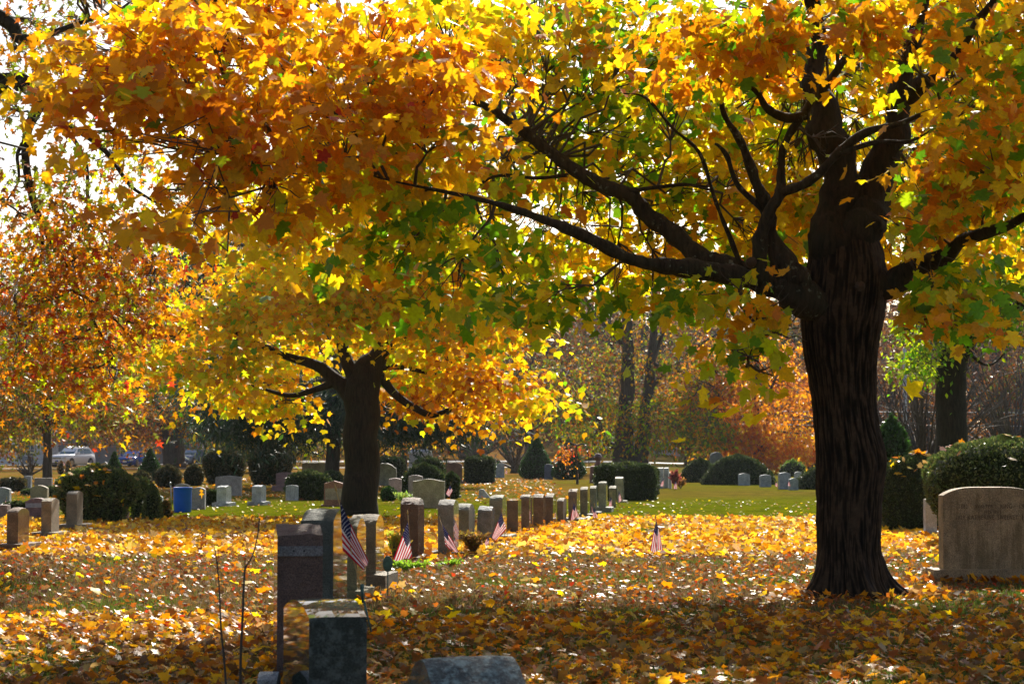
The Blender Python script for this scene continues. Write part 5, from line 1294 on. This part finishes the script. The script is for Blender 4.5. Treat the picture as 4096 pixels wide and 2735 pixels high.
# small corner of a pale stone at the bottom left of the black one
def corner_block():
    p = P(1082, HZ, 12.35); p.z = 0
    t = thing('grave_marker', p, 'low pale block at the bottom edge beside the black headstone', 'headstone', None)
    v, f, fm = die_mesh(0.20, 0.12, 0.24, 'peak', 0.04, 0.004, 3.0)
    o = mesh_obj('die', v, f, [gran((0.36, 0.36, 0.36))] * 2, t, False, fm); fix_normals(o)
    mb = MB(); mb.box((-.09, -.13, -.03), (.09, .13, .03)); mb.build('base', gran((0.28, 0.28, 0.28)), t)
corner_block()

# ------------------------------------------------------------------ flags
M['flag_red'], M['flag_white'], M['flag_blue'] = [None] * 3
def cloth(name, col):
    m, nt, b, o = mat_nodes(name)
    n = n_noise(nt, 60, 3)
    c = n_ramp(nt, n, [(0.3, tuple(0.86 * q for q in col)), (0.7, col)])
    nt.links.new(c, b.inputs['Base Color']); b.inputs['Roughness'].default_value = 0.75; b.inputs['Specular IOR Level'].default_value = 0.2
    t = nt.nodes.new('ShaderNodeBsdfTranslucent'); nt.links.new(c, t.inputs[0])
    mx = nt.nodes.new('ShaderNodeMixShader'); mx.inputs[0].default_value = 0.4
    nt.links.new(b.outputs[0], mx.inputs[1]); nt.links.new(t.outputs[0], mx.inputs[2]); nt.links.new(mx.outputs[0], o.inputs[0])
    return m
M['flag_red'], M['flag_white'], M['flag_blue'] = cloth('red_cloth', (0.46, 0.012, 0.03)), cloth('white_cloth', (0.74, 0.70, 0.72)), cloth('navy_cloth', (0.022, 0.022, 0.075))
del M['red_cloth']

FG = 'small stick flags on the graves'
def flag(label, tip, foot, A, B, C_, D_, d, wave=0.03, star=True, holder=False):
    """stick flag: tip and foot of the staff; hoist top A and bottom B, fly top C and bottom D, all as photograph pixels"""
    ft = P(foot[0], HZ, d); ft.z = gz(ft.x, d) - 0.03
    pt = P(tip[0], tip[1], d)
    t = thing('flag', ft, label, 'flag', FG)
    mb = MB(); mb.tube([ft, ft.lerp(pt, .5), pt], [0.005, 0.005, 0.0045], 8); mb.build('staff', M['wood_staff'], t, True, ft)
    dirv = (pt - ft).normalized()
    mb = MB(); mb.tube([pt - dirv * .005, pt + dirv * .012, pt + dirv * .035, pt + dirv * .06], [.006, .011, .008, .001], 8); mb.build('finial', M['wood_staff'], t, True, ft)
    pa, pb, pc, pd = [P(x, y, d) for x, y in (A, B, C_, D_)]
    s = (pb - pa).length
    def Fn(u, v):
        p = pa.lerp(pb, v).lerp(pc.lerp(pd, v), u)
        w = math.sin(v * 9.5 + u * 2.0) * 0.7 + math.sin(v * 17 - u * 4) * 0.3
        return p + Vector((0, -0.012 + wave * w * min(1, u * 2.2 + 0.15), -wave * 0.5 * u * math.sin(v * 6)))
    nu = 16; v, f, fm = [], [], []
    for i in range(14):
        for j in range(nu + 1): v.append(Fn(j / nu, i / 13))
    cut = int(nu * 0.42)
    fc = []
    for i in range(13):
        for j in range(nu):
            q = (i * (nu + 1) + j, i * (nu + 1) + j + 1, (i + 1) * (nu + 1) + j + 1, (i + 1) * (nu + 1) + j)
            if i < 7 and j < cut: fc.append(q)
            else: f.append(q); fm.append(i % 2)
    def own(fs):
        ids = sorted({i for q in fs for i in q}); mp = {i: n_ for n_, i in enumerate(ids)}
        return [v[i] for i in ids], [tuple(mp[i] for i in q) for q in fs]
    vv, ff = own(f); mesh_obj('stripes', vv, ff, [M['flag_red'], M['flag_white']], t, True, fm, ft)
    vv, ff = own(fc); mesh_obj('canton', vv, ff, [M['flag_blue']], t, True, None, ft)
    if star:
        mb = MB()
        for r_ in range(9):
            for c_ in range(6 if r_ % 2 == 0 else 5):
                u = (0.035 + c_ * 0.062 + (0.031 if r_ % 2 else 0)) * 1.0; w = (r_ + 0.75) / 9.5 * 7 / 13
                p = Fn(u, w); eu = (Fn(u + .01, w) - p).normalized(); ev = (Fn(u, w + .01) - p); ev = (ev - eu * ev.dot(eu)).normalized(); nn = eu.cross(ev)
                R0 = s * 0.019
                for sgn in (-1, 1):
                    pts = [p + nn * (0.0015 * sgn)] + [p + nn * (0.0015 * sgn) + (ev * -math.cos(a * math.pi / 5) + eu * math.sin(a * math.pi / 5)) * (R0 if a % 2 == 0 else R0 * .42) for a in range(10)]
                    mb.add(pts, [(0, 1 + a, 1 + (a + 1) % 10) for a in range(10)])
        mesh_obj('stars', mb.v, mb.f, M['flag_white'], t, False, None, ft)
    if holder:
        h = ft.lerp(pt, 0.33)
        mb = MB(); mb.tube([ft.lerp(pt, .02), h], [.009, .009], 8); mb.tube([h + Vector((-.002, -.02, .02)), h + Vector((.01, -.02, .06)), h + Vector((.014, -.02, -.1))], [.012, .016, .008], 8); mb.build('holder', M['bronze'], t, True, ft)
    return t
flag('largest flag, on a slanting staff in front of the olive headstones', (1345, 1962), (1497, 2540), (1361, 2004), (1371, 2200), (1474, 2242), (1456, 2282), 17.2, 0.028, holder=True)
flag('flag fanned out before the dark brown headstone', (1631, 2055), (1650, 2245), (1632, 2083), (1648, 2225), (1573, 2238), (1641, 2236), 27.6, 0.03)
flag('flag drooping on a leaning stick before the light grey headstone', (1760, 2078), (1806, 2225), (1769, 2095), (1782, 2180), (1836, 2205), (1802, 2200), 29.5, 0.03)
flag('flag spread out straight before the round-topped grey headstone on a rough base', (2008, 2045), (2026, 2182), (2006, 2050), (2025, 2116), (1968, 2145), (1982, 2163), 32.6, 0.02)
flag('little drooping flag low between two grey headstones', (1954, 2135), (1960, 2205), (1955, 2140), (1957, 2172), (1938, 2170), (1945, 2186), 32.0, 0.015)
flag('limp flag in front of the tan headstone with the wide base', (2296, 2000), (2302, 2090), (2296, 2008), (2306, 2042), (2282, 2078), (2318, 2066), 42.6, 0.04, False)
flag('dark drooping flag before the narrow grey headstone, upper one of two', (2363, 2005), (2368, 2062), (2363, 2008), (2366, 2032), (2373, 2045), (2363, 2050), 49.0, 0.02, False)
flag('limp flag below the upper one, before the narrow grey headstone', (2378, 2020), (2384, 2080), (2379, 2028), (2385, 2052), (2367, 2076), (2393, 2070), 45.5, 0.02, False)
flag('flag before the olive-grey headstone near the far end', (2444, 1975), (2447, 2042), (2444, 1982), (2448, 2008), (2433, 2030), (2447, 2040), 52.5, 0.02, False)
flag('flag before the tall pale square headstone', (2475, 1952), (2474, 2018), (2475, 1960), (2474, 1986), (2487, 1998), (2474, 2012), 58.5, 0.02, False)
flag('flag standing alone in the leaf carpet left of the big trunk', (2623, 2070), (2627, 2245), (2624, 2076), (2640, 2140), (2600, 2200), (2652, 2205), 28.4, 0.045)
flag('flag at the right end of the swelling hedge', (1803, 1932), (1800, 1996), (1801, 1940), (1810, 1962), (1784, 1972), (1797, 1987), 64.0, 0.02, False)
flag('flag at the foot of the shaggy shrub, left', (514, 2024), (512, 2080), (513, 2034), (520, 2052), (499, 2066), (511, 2076), 45.0, 0.02, False)
flag('flag beside the stone cut off by the left edge', (26, 1992), (28, 2050), (26, 1996), (28, 2016), (20, 2006), (22, 2020), 50.0, 0.015, False)
flag('flag beside the pale pair behind the long hedge end', (2656, 1880), (2652, 1962), (2656, 1908), (2656, 1924), (2641, 1942), (2653, 1946), 79.0, 0.02, False)
flag('flag at the foot of the spiky red plant', (2704, 1915), (2702, 1965), (2703, 1920), (2706, 1936), (2694, 1952), (2709, 1956), 77.0, 0.02, False)
flag('flag left of the tallest small stone on the right lawn', (3108, 1918), (3110, 1956), (3107, 1921), (3110, 1933), (3100, 1940), (3111, 1950), 79.0, 0.02, False)
flag('flag right of the tallest small stone on the right lawn', (3158, 1912), (3158, 1955), (3157, 1916), (3158, 1930), (3151, 1940), (3162, 1946), 78.0, 0.02, False)
flag('tiny flag on the lawn below the bare shrubby tree', (2028, 1870), (2024, 1902), (2027, 1874), (2028, 1884), (2020, 1892), (2030, 1896), 116.0, 0.02, False)
flag('flag between the potted mums in front of the white car', (262, 1835), (262, 1880), (250, 1842), (254, 1852), (260, 1856), (258, 1862), 126.0, 0.02, False)
flag('flag by the low flat-topped bush, leaning', (604, 1895), (612, 1952), (605, 1906), (609, 1922), (612, 1932), (612, 1942), 80.0, 0.02, False)

def medallion():
    d = 21.6; f0 = P(1553, HZ, d); f0.z = -0.02
    t = thing('grave_medallion', f0, 'bronze oval medallion on a rod beside the rough-topped olive-brown headstone', 'medallion')
    c = P(1551, 2254, d) - f0; rx, rz = 20 / F * d, 32 / F * d
    n = 28; v = []
    for s, q in ((0.012, .55), (0.010, .92), (0.004, 1.0), (-0.004, 1.0), (-0.010, .92), (-0.012, .55)):
        v += [(c.x + rx * q * math.cos(2 * math.pi * i / n), c.y - s, c.z + rz * q * math.sin(2 * math.pi * i / n)) for i in range(n)]
    f = [(j * n + i, j * n + (i + 1) % n, (j + 1) * n + (i + 1) % n, (j + 1) * n + i) for j in range(5) for i in range(n)] + [tuple(range(n))[::-1], tuple(range(5 * n, 6 * n))]
    mesh_obj('plaque', v, f, M['bronze'], t)
    mb = MB(); mb.tube([(0, 0, 0), (0, 0, c.z - rz * .9)], [.007, .007], 8); mb.build('rod', M['bronze'], t, True)
medallion()

# ------------------------------------------------------------------ saplings near the camera
def sapling(label, base_x, d, stems, name='sapling'):
    b = S(base_x, d); t = thing(name, b, label, 'sapling')
    for st in stems:
        pts = [P(x, y, d) for x, y, w in st]; 
        if st[0][1] > 2700: pts[0].z = -0.03
        q, r = spline(pts, [w / F * d / 2 for x, y, w in st], 5, 0.6)
        v, f = tube_geo(q, r, 7); mesh_obj('stem', v, f, M['twig'], t, True, None, b)
sapling('taller bare sapling with a forked tip left of the black headstone', 962, 12.6, [[(960, 2790, 13), (962, 2640, 11), (968, 2500, 10), (975, 2330, 9), (982, 2270, 7), (1010, 2220, 6), (1030, 2140, 5), (1037, 2080, 7), (1038, 2070, 3)], [(962, 2640, 8), (972, 2440, 6), (978, 2300, 5), (981, 2210, 3)], [(975, 2440, 4), (992, 2420, 3), (1006, 2390, 2)]])
sapling('thin bare sapling, left of the forked one', 905, 12.3, [[(912, 2800, 9), (898, 2650, 9), (885, 2520, 8), (880, 2420, 7), (875, 2330, 6), (868, 2260, 5), (858, 2185, 4)], [(870, 2270, 3), (873, 2220, 2.5), (871, 2178, 2)]])

# ------------------------------------------------------------------ barrel, mailbox, pole
def barrel():
    p = G(730, 2047); t = thing('trash_barrel', p, 'bright blue plastic trash barrel on the lawn', 'barrel')
    w = 37.5 / F * D(2047); h = P(730, 1948, D(2047)).z
    prof = [(.86, 0), (.90, .03), (.955, .30), (.96, .55), (.975, .80), (.98, .93), (1.0, .94), (1.0, .985), (.97, 1.0), (.90, .985), (.86, .2), (.8, .05)]
    n = 32; v = [(w * r * math.cos(2 * math.pi * i / n), w * r * math.sin(2 * math.pi * i / n), h * z) for r, z in prof for i in range(n)]
    f = [(j * n + i, j * n + (i + 1) % n, (j + 1) * n + (i + 1) % n, (j + 1) * n + i) for j in range(len(prof) - 1) for i in range(n)] + [tuple(range(n))[::-1], tuple(range((len(prof) - 1) * n, len(prof) * n))]
    o = mesh_obj('barrel_body', v, f, M['blue_plastic'], t, True); fix_normals(o)
    v = []
    for r, z in ((1.0, .93), (1.03, .94), (1.03, .99), (1.0, 1.0)): v += [(w * r * math.cos(2 * math.pi * i / n), w * r * math.sin(2 * math.pi * i / n), h * z) for i in range(n)]
    mesh_obj('rim', v, [(j * n + i, j * n + (i + 1) % n, (j + 1) * n + (i + 1) % n, (j + 1) * n + i) for j in range(3) for i in range(n)], M['blue_plastic'], t, True)
    q = G(686, 2040); t = thing('water_pipe', q, 'thin grey standpipe just left of the blue barrel', 'pipe')
    h = P(682, 1930, q.y).z
    mb = MB(); mb.tube([(0, 0, -.03), (-.01, 0, h * .5), (-.03, 0, h * .93)], [.016, .015, .015], 8); mb.build('pipe', M['steel'], t, True)
    mb = MB(); mb.tube([(-.03, 0, h * .92), (-.03, -.02, h), (-.03, -.08, h), (-.03, -.10, h * .95)], [.022, .024, .02, .016], 8); mb.build('tap', M['steel'], t, True)
barrel()
def mailbox():
    d = 205.0; p = S(1218, d); p.z = P(1218, 1828, d).z
    p.z = gz(p.x, d)
    t = thing('mailbox', p, 'dark mailbox on a braced post by the road', 'mailbox')
    mb = MB(); mb.box((-.06, -.06, -.1), (.06, .06, 1.15)); mb.add([(0.05, -.03, .55), (.05, .03, .55), (.42, .03, .95), (.42, -.03, .95), (.05, -.03, .65), (.05, .03, .65), (.36, .03, .98), (.36, -.03, .98)], [(0, 1, 2, 3), (4, 7, 6, 5), (0, 3, 7, 4), (1, 5, 6, 2), (0, 4, 5, 1), (2, 6, 7, 3)])
    mb.box((-.05, -.05, .95), (.58, .05, 1.02)); mb.build('post', M['black'], t)
    mb = MB(); mb.prism([(-.12, 1.02), (.12, 1.02), (.12, 1.18), (.08, 1.26), (0, 1.29), (-.08, 1.26), (-.12, 1.18)], 'x', .05, .62)
    mb.v = [(x, y, z) for x, y, z in mb.v]; mb.build('box', M['black'], t)
    mb = MB(); mb.box((.4, -.14, 1.2), (.46, -.125, 1.4)); mb.build('signal_arm', M['steel'], t)
mailbox()
def utility_pole():
    d = 135.0; p = S(3622, d); t = thing('utility_pole', p, 'weathered wooden utility pole seen through the bare branches', 'pole')
    mb = MB(); mb.tube([(0, 0, -.2), (0, 0, 8.4)], [.16, .12], 12); mb.build('post', plain('pole_wood', (0.42, 0.42, 0.44), 0.8), t, True)
    mb = MB(); mb.box((-1.2, -.06, 7.6), (1.2, .06, 7.75)); mb.build('crossarm', M['bark_far'], t)
    for z in (3.2, 4.1):
        mb = MB(); mb.tube([(-14, 0, z + .2), (-7, 0, z + .02), (0, -.17, z), (8, 0, z - .05), (16, 0, z + .1)], [.03] * 5, 5, 0, False); mb.build('wire', M['steel'], t, True)
utility_pole()

# ------------------------------------------------------------------ cars
def car(label, x, d, rz, paint, kind, plate='white'):
    p = S(x, d)
    t = thing('parked_car', p, label, 'car', None, rz)       # local -y is the front
    suv = kind == 'suv'
    L, W, H, hood, belt = (4.8, 1.92, 1.76, 1.13, 1.16) if suv else (4.55, 1.76, 1.44, 0.93, 0.98)
    gc = 0.24 if suv else 0.17
    hw = W / 2
    yf, yr = -L / 2, L / 2
    sec = [(yf, .74, gc + .12, hood - .32), (yf + .05, .86, gc, hood - .20), (yf + .25, .96, gc, hood - .07), (yf + .9, 1.0, gc, hood - .01), (yf + 1.45, 1.0, gc, hood + .02), (yf + 2.2, 1.0, gc, belt), (yr - .9, 1.0, gc, belt + .03), (yr - .2, .96, gc, belt), (yr - .02, .86, gc + .05, belt - .15)]
    v, f = [], []
    for (y, w, z0, z1) in sec:
        w *= hw
        pr = [(-w * .92, z0), (-w, z0 + .15), (-w, (z0 + z1) / 2 + .05), (-w * .97, z1 - .06), (-w * .88, z1), (0, z1 + .025), (w * .88, z1), (w * .97, z1 - .06), (w, (z0 + z1) / 2 + .05), (w, z0 + .15), (w * .92, z0)]
        v += [(a, y, b) for a, b in pr]
    k = 11
    for i in range(len(sec) - 1):
        f += [(i * k + j, i * k + j + 1, (i + 1) * k + j + 1, (i + 1) * k + j) for j in range(k - 1)] + [(i * k + k - 1, i * k, (i + 1) * k, (i + 1) * k + k - 1)]
    f += [tuple(range(k)), tuple(range((len(sec) - 1) * k, len(sec) * k))[::-1]]
    o = mesh_obj('body', v, f, paint, t, True); fix_normals(o)
    # cabin: pillars and roof as one painted shell, windows proud of it
    cy = [yf + 1.35, yf + 2.15, yf + 2.9, yr - .75, yr - (.12 if suv else .55)]
    ch = [belt - .04, H - .05, H, H - .03, belt - .02]
    cw = [.90, .72, .74, .73, .86]
    v = []; 
    for y, h, w in zip(cy, ch, cw):
        bw = hw * .93
        v += [(-bw, y if h < H - .1 else y, belt - .05), (-hw * w, y, h - .03), (-hw * w * .85, y, h), (hw * w * .85, y, h), (hw * w, y, h - .03), (bw, y, belt - .05)]
    f = []
    for i in range(4): f += [(i * 6 + j, i * 6 + j + 1, i * 6 + 7 + j, i * 6 + 6 + j) for j in range(5)]
    f += [tuple(range(6)), tuple(range(24, 30))[::-1]]
    o = mesh_obj('cabin', v, f, paint, t, False); fix_normals(o)
    def quad(name, pts, mat, off):
        a, b, c = Vector(pts[0]), Vector(pts[1]), Vector(pts[2]); n = (b - a).cross(c - a).normalized()
        cc = sum((Vector(q) for q in pts), Vector()) / len(pts)
        if n.dot(cc - Vector((0, 0, 1.0))) < 0: n = -n
        v = [Vector(q) + n * off for q in pts] + [Vector(q) - n * .01 for q in pts]; m_ = len(pts)
        o = mesh_obj(name, v, [tuple(range(m_)), tuple(range(m_, 2 * m_))[::-1]] + [(i, (i + 1) % m_, m_ + (i + 1) % m_, m_ + i) for i in range(m_)], mat, t); fix_normals(o)
    quad('windscreen', [(-hw * .84, cy[0] + .06, belt + .0), (hw * .84, cy[0] + .06, belt + .0), (hw * .66, cy[1] - .03, H - .10), (-hw * .66, cy[1] - .03, H - .10)], M['glass'], .012)
    quad('rear_window', [(-hw * .80, cy[4] - .03, belt + .08), (hw * .80, cy[4] - .03, belt + .08), (hw * .66, cy[3] + .06, H - .12), (-hw * .66, cy[3] + .06, H - .12)], M['glass'], .012)
    for s in (-1, 1):
        quad('side_window', [(s * hw * .925, cy[0] + .45, belt + .03), (s * hw * .925, cy[2] - .05, belt + .03), (s * hw * .76, cy[2] - .05, H - .12), (s * hw * .75, cy[1] + .1, H - .12)], M['glass'], .012)
        quad('side_window', [(s * hw * .925, cy[2] + .05, belt + .03), (s * hw * .92, cy[3] + .1, belt + .05), (s * hw * .75, cy[3] - .1, H - .13), (s * hw * .76, cy[2] + .05, H - .12)], M['glass'], .012)
        mb = MB(); mb.box((s * hw * .93 if s > 0 else s * hw * 1.18, cy[0] + .42, belt + .0), (s * hw * 1.18 if s > 0 else s * hw * .93, cy[0] + .58, belt + .17)); mb.build('mirror', paint, t, False, None, .03)
        yv = yf - 0.005
        mb = MB(); mb.prism([(s * hw * .50, hood - .40), (s * hw * .86, hood - .38), (s * hw * .90, hood - .22), (s * hw * .56, hood - .26)], 'y', yf - .015, yf + .22); mb.build('headlight', M['lamp_glass'], t)
        mb = MB(); mb.prism([(s * hw * .50, gc + .12), (s * hw * .82, gc + .16), (s * hw * .80, gc + .28), (s * hw * .58, gc + .24)], 'y', yf - .012, yf + .1); mb.build('fog_lamp', M['black'], t)
    wr = .38 if suv else .32
    for s in (-1, 1):
        for y in (yf + .92, yr - .95):
            mb = MB(); mb.tube([(s * (hw - .24), y, wr), (s * (hw - .22), y, wr), (s * (hw + .0), y, wr), (s * (hw + .015), y, wr)], [wr * .9, wr, wr, wr * .9], 24); w_ = mb.build('wheel', M['rubber'], t, True)
            mb = MB(); mb.tube([(s * (hw + .005), y, wr), (s * (hw + .024), y, wr), (s * (hw + .026), y, wr)], [wr * .68, wr * .66, wr * .2], 18)
            for q in range(5):
                a = q * 2 * math.pi / 5; mb.box((s * (hw + .02) - .008, y + wr * .35 * math.cos(a) - .03, wr + wr * .35 * math.sin(a) - .03), (s * (hw + .02) + .02, y + wr * .35 * math.cos(a) + .03, wr + wr * .35 * math.sin(a) + .03))
            mb.build('rim', M['rim'], w_)
            mb = MB()
            pl = [(y + (wr + .07) * math.cos(math.pi * i / 12), max(gc, wr + (wr + .07) * math.sin(math.pi * i / 12))) for i in range(13)]
            mb.prism(pl, 'x', s * hw * .90, s * hw * 1.004); mb.build('wheel_arch', M['black'], t)
    mb = MB()
    if suv:
        mb.box((-hw * .46, yf - .012, hood - .40), (hw * .46, yf + .05, hood - .24), 0)
        for i in range(8): x_ = -hw * .46 + i * hw * .92 / 7; mb.box((x_ - .022, yf - .028, hood - .41), (x_ + .022, yf + .02, hood - .23), 1)
        mb.build('grille', [M['black'], M['rim']], t)
    else:
        mb.prism([(-hw * .46, hood - .32), (0, hood - .40), (hw * .46, hood - .32), (hw * .40, hood - .27), (-hw * .40, hood - .27)], 'y', yf - .012, yf + .05); mb.build('grille', M['black'], t)
    mb = MB(); mb.box((-hw * .7, yf - .006, gc + .03), (hw * .7, yf + .1, gc + .17)); mb.build('bumper_intake', M['black'], t)
    mb = MB(); mb.box((-.17, yf - .03, gc + .24), (.17, yf - .008, gc + .38)); mb.build('licence_plate', M['plate'] if plate == 'white' else M['blue_paint'], t)
    if suv:
        for s in (-1, 1):
            mb = MB(); mb.tube([(s * hw * .66, cy[1] + .1, H + .0), (s * hw * .66, cy[1] + .25, H + .05), (s * hw * .66, cy[3] - .1, H + .05), (s * hw * .66, cy[3], H)], [.018] * 4, 6); mb.build('roof_rail', M['rim'], t, True)
car('white sport-utility car parked by the grey house', 290, 180.0, R(-22), M['white_paint'], 'suv', 'blue')
car('blue saloon car between the two clipped cones', 532, 185.0, R(-8), M['blue_paint'], 'sedan')
car('silver-blue car right of the two-stemmed oak', 766, 192.0, R(-16), M['silver_paint'], 'sedan')

# ------------------------------------------------------------------ houses
def house(label, x0, x1, d, h, roof_h, depth, wall, wins, doors=(), garage=(), floors=1):
    a = S(x0, d); b = S(x1, d); w = b.x - a.x
    c = Vector(((a.x + b.x) / 2, d, gz((a.x + b.x) / 2, d)))
    t = thing('house', c, label, 'house')
    mb = MB(); mb.box((-w / 2, 0, -.6), (w / 2, depth, h)); mb.prism([(0, h), (depth, h), (depth / 2, h + roof_h - .15)], 'x', -w / 2, w / 2); mb.build('wall', wall, t)
    mb = MB()
    for i in range(int(h / .22)): mb.box((-w / 2 - .012, -.012, .15 + i * .22), (w / 2 + .012, 0, .15 + i * .22 + .19))
    mb.build('siding_board', wall, t)['kind'] = 'stuff'
    mb = MB()
    for s in (0, 1):
        y0 = -.45 if s == 0 else depth + .45
        z0 = h - .45 * roof_h / (depth / 2)
        mb.add([(-w / 2 - .4, y0, z0), (w / 2 + .4, y0, z0), (w / 2 + .4, depth / 2, h + roof_h), (-w / 2 - .4, depth / 2, h + roof_h), (-w / 2 - .4, y0, z0 + .16), (w / 2 + .4, y0, z0 + .16), (w / 2 + .4, depth / 2, h + roof_h + .16), (-w / 2 - .4, depth / 2, h + roof_h + .16)],
               [(0, 1, 2, 3), (4, 7, 6, 5), (0, 4, 5, 1), (1, 5, 6, 2), (2, 6, 7, 3), (3, 7, 4, 0)])
    mb.build('roof', M['roofing'], t)
    for (u, z, ww, hh) in wins:
        x = -w / 2 + u * w
        mb = MB(); 
        for bx in (((x - ww / 2 - .1, -.06, z - .1), (x + ww / 2 + .1, -.02, z)), ((x - ww / 2 - .1, -.06, z + hh), (x + ww / 2 + .1, -.02, z + hh + .1)), ((x - ww / 2 - .1, -.06, z), (x - ww / 2, -.02, z + hh)), ((x + ww / 2, -.06, z), (x + ww / 2 + .1, -.02, z + hh)), ((x - .03, -.055, z), (x + .03, -.02, z + hh)), ((x - ww / 2, -.055, z + hh / 2 - .03), (x - .03, -.02, z + hh / 2 + .03)), ((x + .03, -.055, z + hh / 2 - .03), (x + ww / 2, -.02, z + hh / 2 + .03))): mb.box(*bx)
        wd = mb.build('window', M['trim'], t)
        mb = MB(); mb.box((x - ww / 2, -.035, z), (x + ww / 2, -.021, z + hh)); mb.build('pane', M['glass'], wd)
    for (u, ww, hh) in doors:
        x = -w / 2 + u * w; mb = MB(); mb.box((x - ww / 2, -.07, 0), (x + ww / 2, -.015, hh)); mb.build('door', M['trim'], t)
    for (u, ww, hh) in garage:
        x = -w / 2 + u * w; mb = MB()
        for k in range(4): mb.box((x - ww / 2, -.06, k * hh / 4 + .01), (x + ww / 2, -.015, (k + 1) * hh / 4 - .01))
        mb.build('garage_door', M['siding_white'], t)
    mb = MB(); mb.box((w * .25, depth * .45, h + roof_h * .6), (w * .25 + .8, depth * .45 + .8, h + roof_h + 1.0)); mb.build('chimney', plain('brick_red', (0.22, 0.09, 0.06), .9), t)
house('long grey house behind the parked cars at left', -260, 800, 214.0, 3.2, 2.4, 9.0, M['siding'], [(.36, .95, 1.0, 1.2), (.72, .9, 1.1, 1.2), (.9, .9, 1.1, 1.2)], [(.80, 1.0, 2.1)], [(.28, 2.6, 2.3), (.42, 2.6, 2.3)])
house('pale green house with white trim beyond the leafy bank', 1800, 1975, 292.0, 4.6, 2.0, 7.0, M['siding_green'], [(.25, 1.2, .9, 1.6), (.6, 1.2, .9, 1.6), (.85, 1.2, .9, 1.6)], [(.45, 1.0, 2.1)])
house('white house behind the twin-trunked oak', 2396, 2720, 255.0, 3.6, 2.4, 8.0, M['siding_white'], [(.2, 1.0, 1.1, 1.3), (.75, 1.0, 1.1, 1.3)], [(.5, 1.0, 2.1)])
house('white house with tall windows behind the orange maple', 3000, 3300, 250.0, 5.6, 2.6, 8.0, M['siding_white'], [(.3, .9, 1.1, 1.5), (.55, .9, 1.1, 1.5), (.8, .9, 1.1, 1.5), (.3, .9, 3.7, 1.3), (.55, .9, 3.7, 1.3), (.8, .9, 3.7, 1.3)], [(.68, 1.0, 2.1)])
def van():
    d = 270.0; p = S(2070, d); t = thing('van', p, 'white and blue van on the road beyond the bank', 'van', None, R(0))
    mb = MB(); mb.prism([(-2.4, .45), (2.6, .45), (2.6, 1.15), (1.9, 1.35), (1.35, 2.15), (-2.35, 2.2), (-2.4, 1.3)], 'y', -.95, .95); mb.build('body', M['white_paint'], t, False, None, .06)
    mb = MB(); mb.prism([(.2, 1.35), (1.6, 1.35), (1.2, 2.0), (.2, 2.0)], 'y', -.97, -.952); mb.build('side_window', M['glass'], t)
    mb = MB(); mb.prism([(-2.2, .8), (.1, .8), (.1, 1.15), (-2.2, 1.15)], 'y', -.97, -.952); mb.build('stripe', M['blue_paint'], t)
    for x in (-1.5, 1.7):
        mb = MB(); mb.tube([(x, -1.0, .36), (x, -.75, .36)], [.36, .36], 18); w_ = mb.build('wheel', M['rubber'], t, True)
        mb = MB(); mb.tube([(x, -1.02, .36), (x, -.99, .36)], [.2, .22], 14); mb.build('rim', M['rim'], w_)
van()

# ------------------------------------------------------------------ haze
def haze():
    mb = MB(); mb.box((-960, -90, -1.6), (960, 1860, 40))
    m = bpy.data.materials.new('haze'); m.use_nodes = True
    nt = m.node_tree; nt.nodes.clear()
    out = nt.nodes.new('ShaderNodeOutputMaterial'); v = nt.nodes.new('ShaderNodeVolumePrincipled')
    v.inputs['Color'].default_value = (0.88, 0.92, 1.0, 1); v.inputs['Density'].default_value = 0.00010; v.inputs['Anisotropy'].default_value = 0.35
    nt.links.new(v.outputs[0], out.inputs['Volume'])
    o = mb.build('haze', m); o['kind'] = 'stuff'; o['label'] = 'thin pale haze over the far trees'
haze()
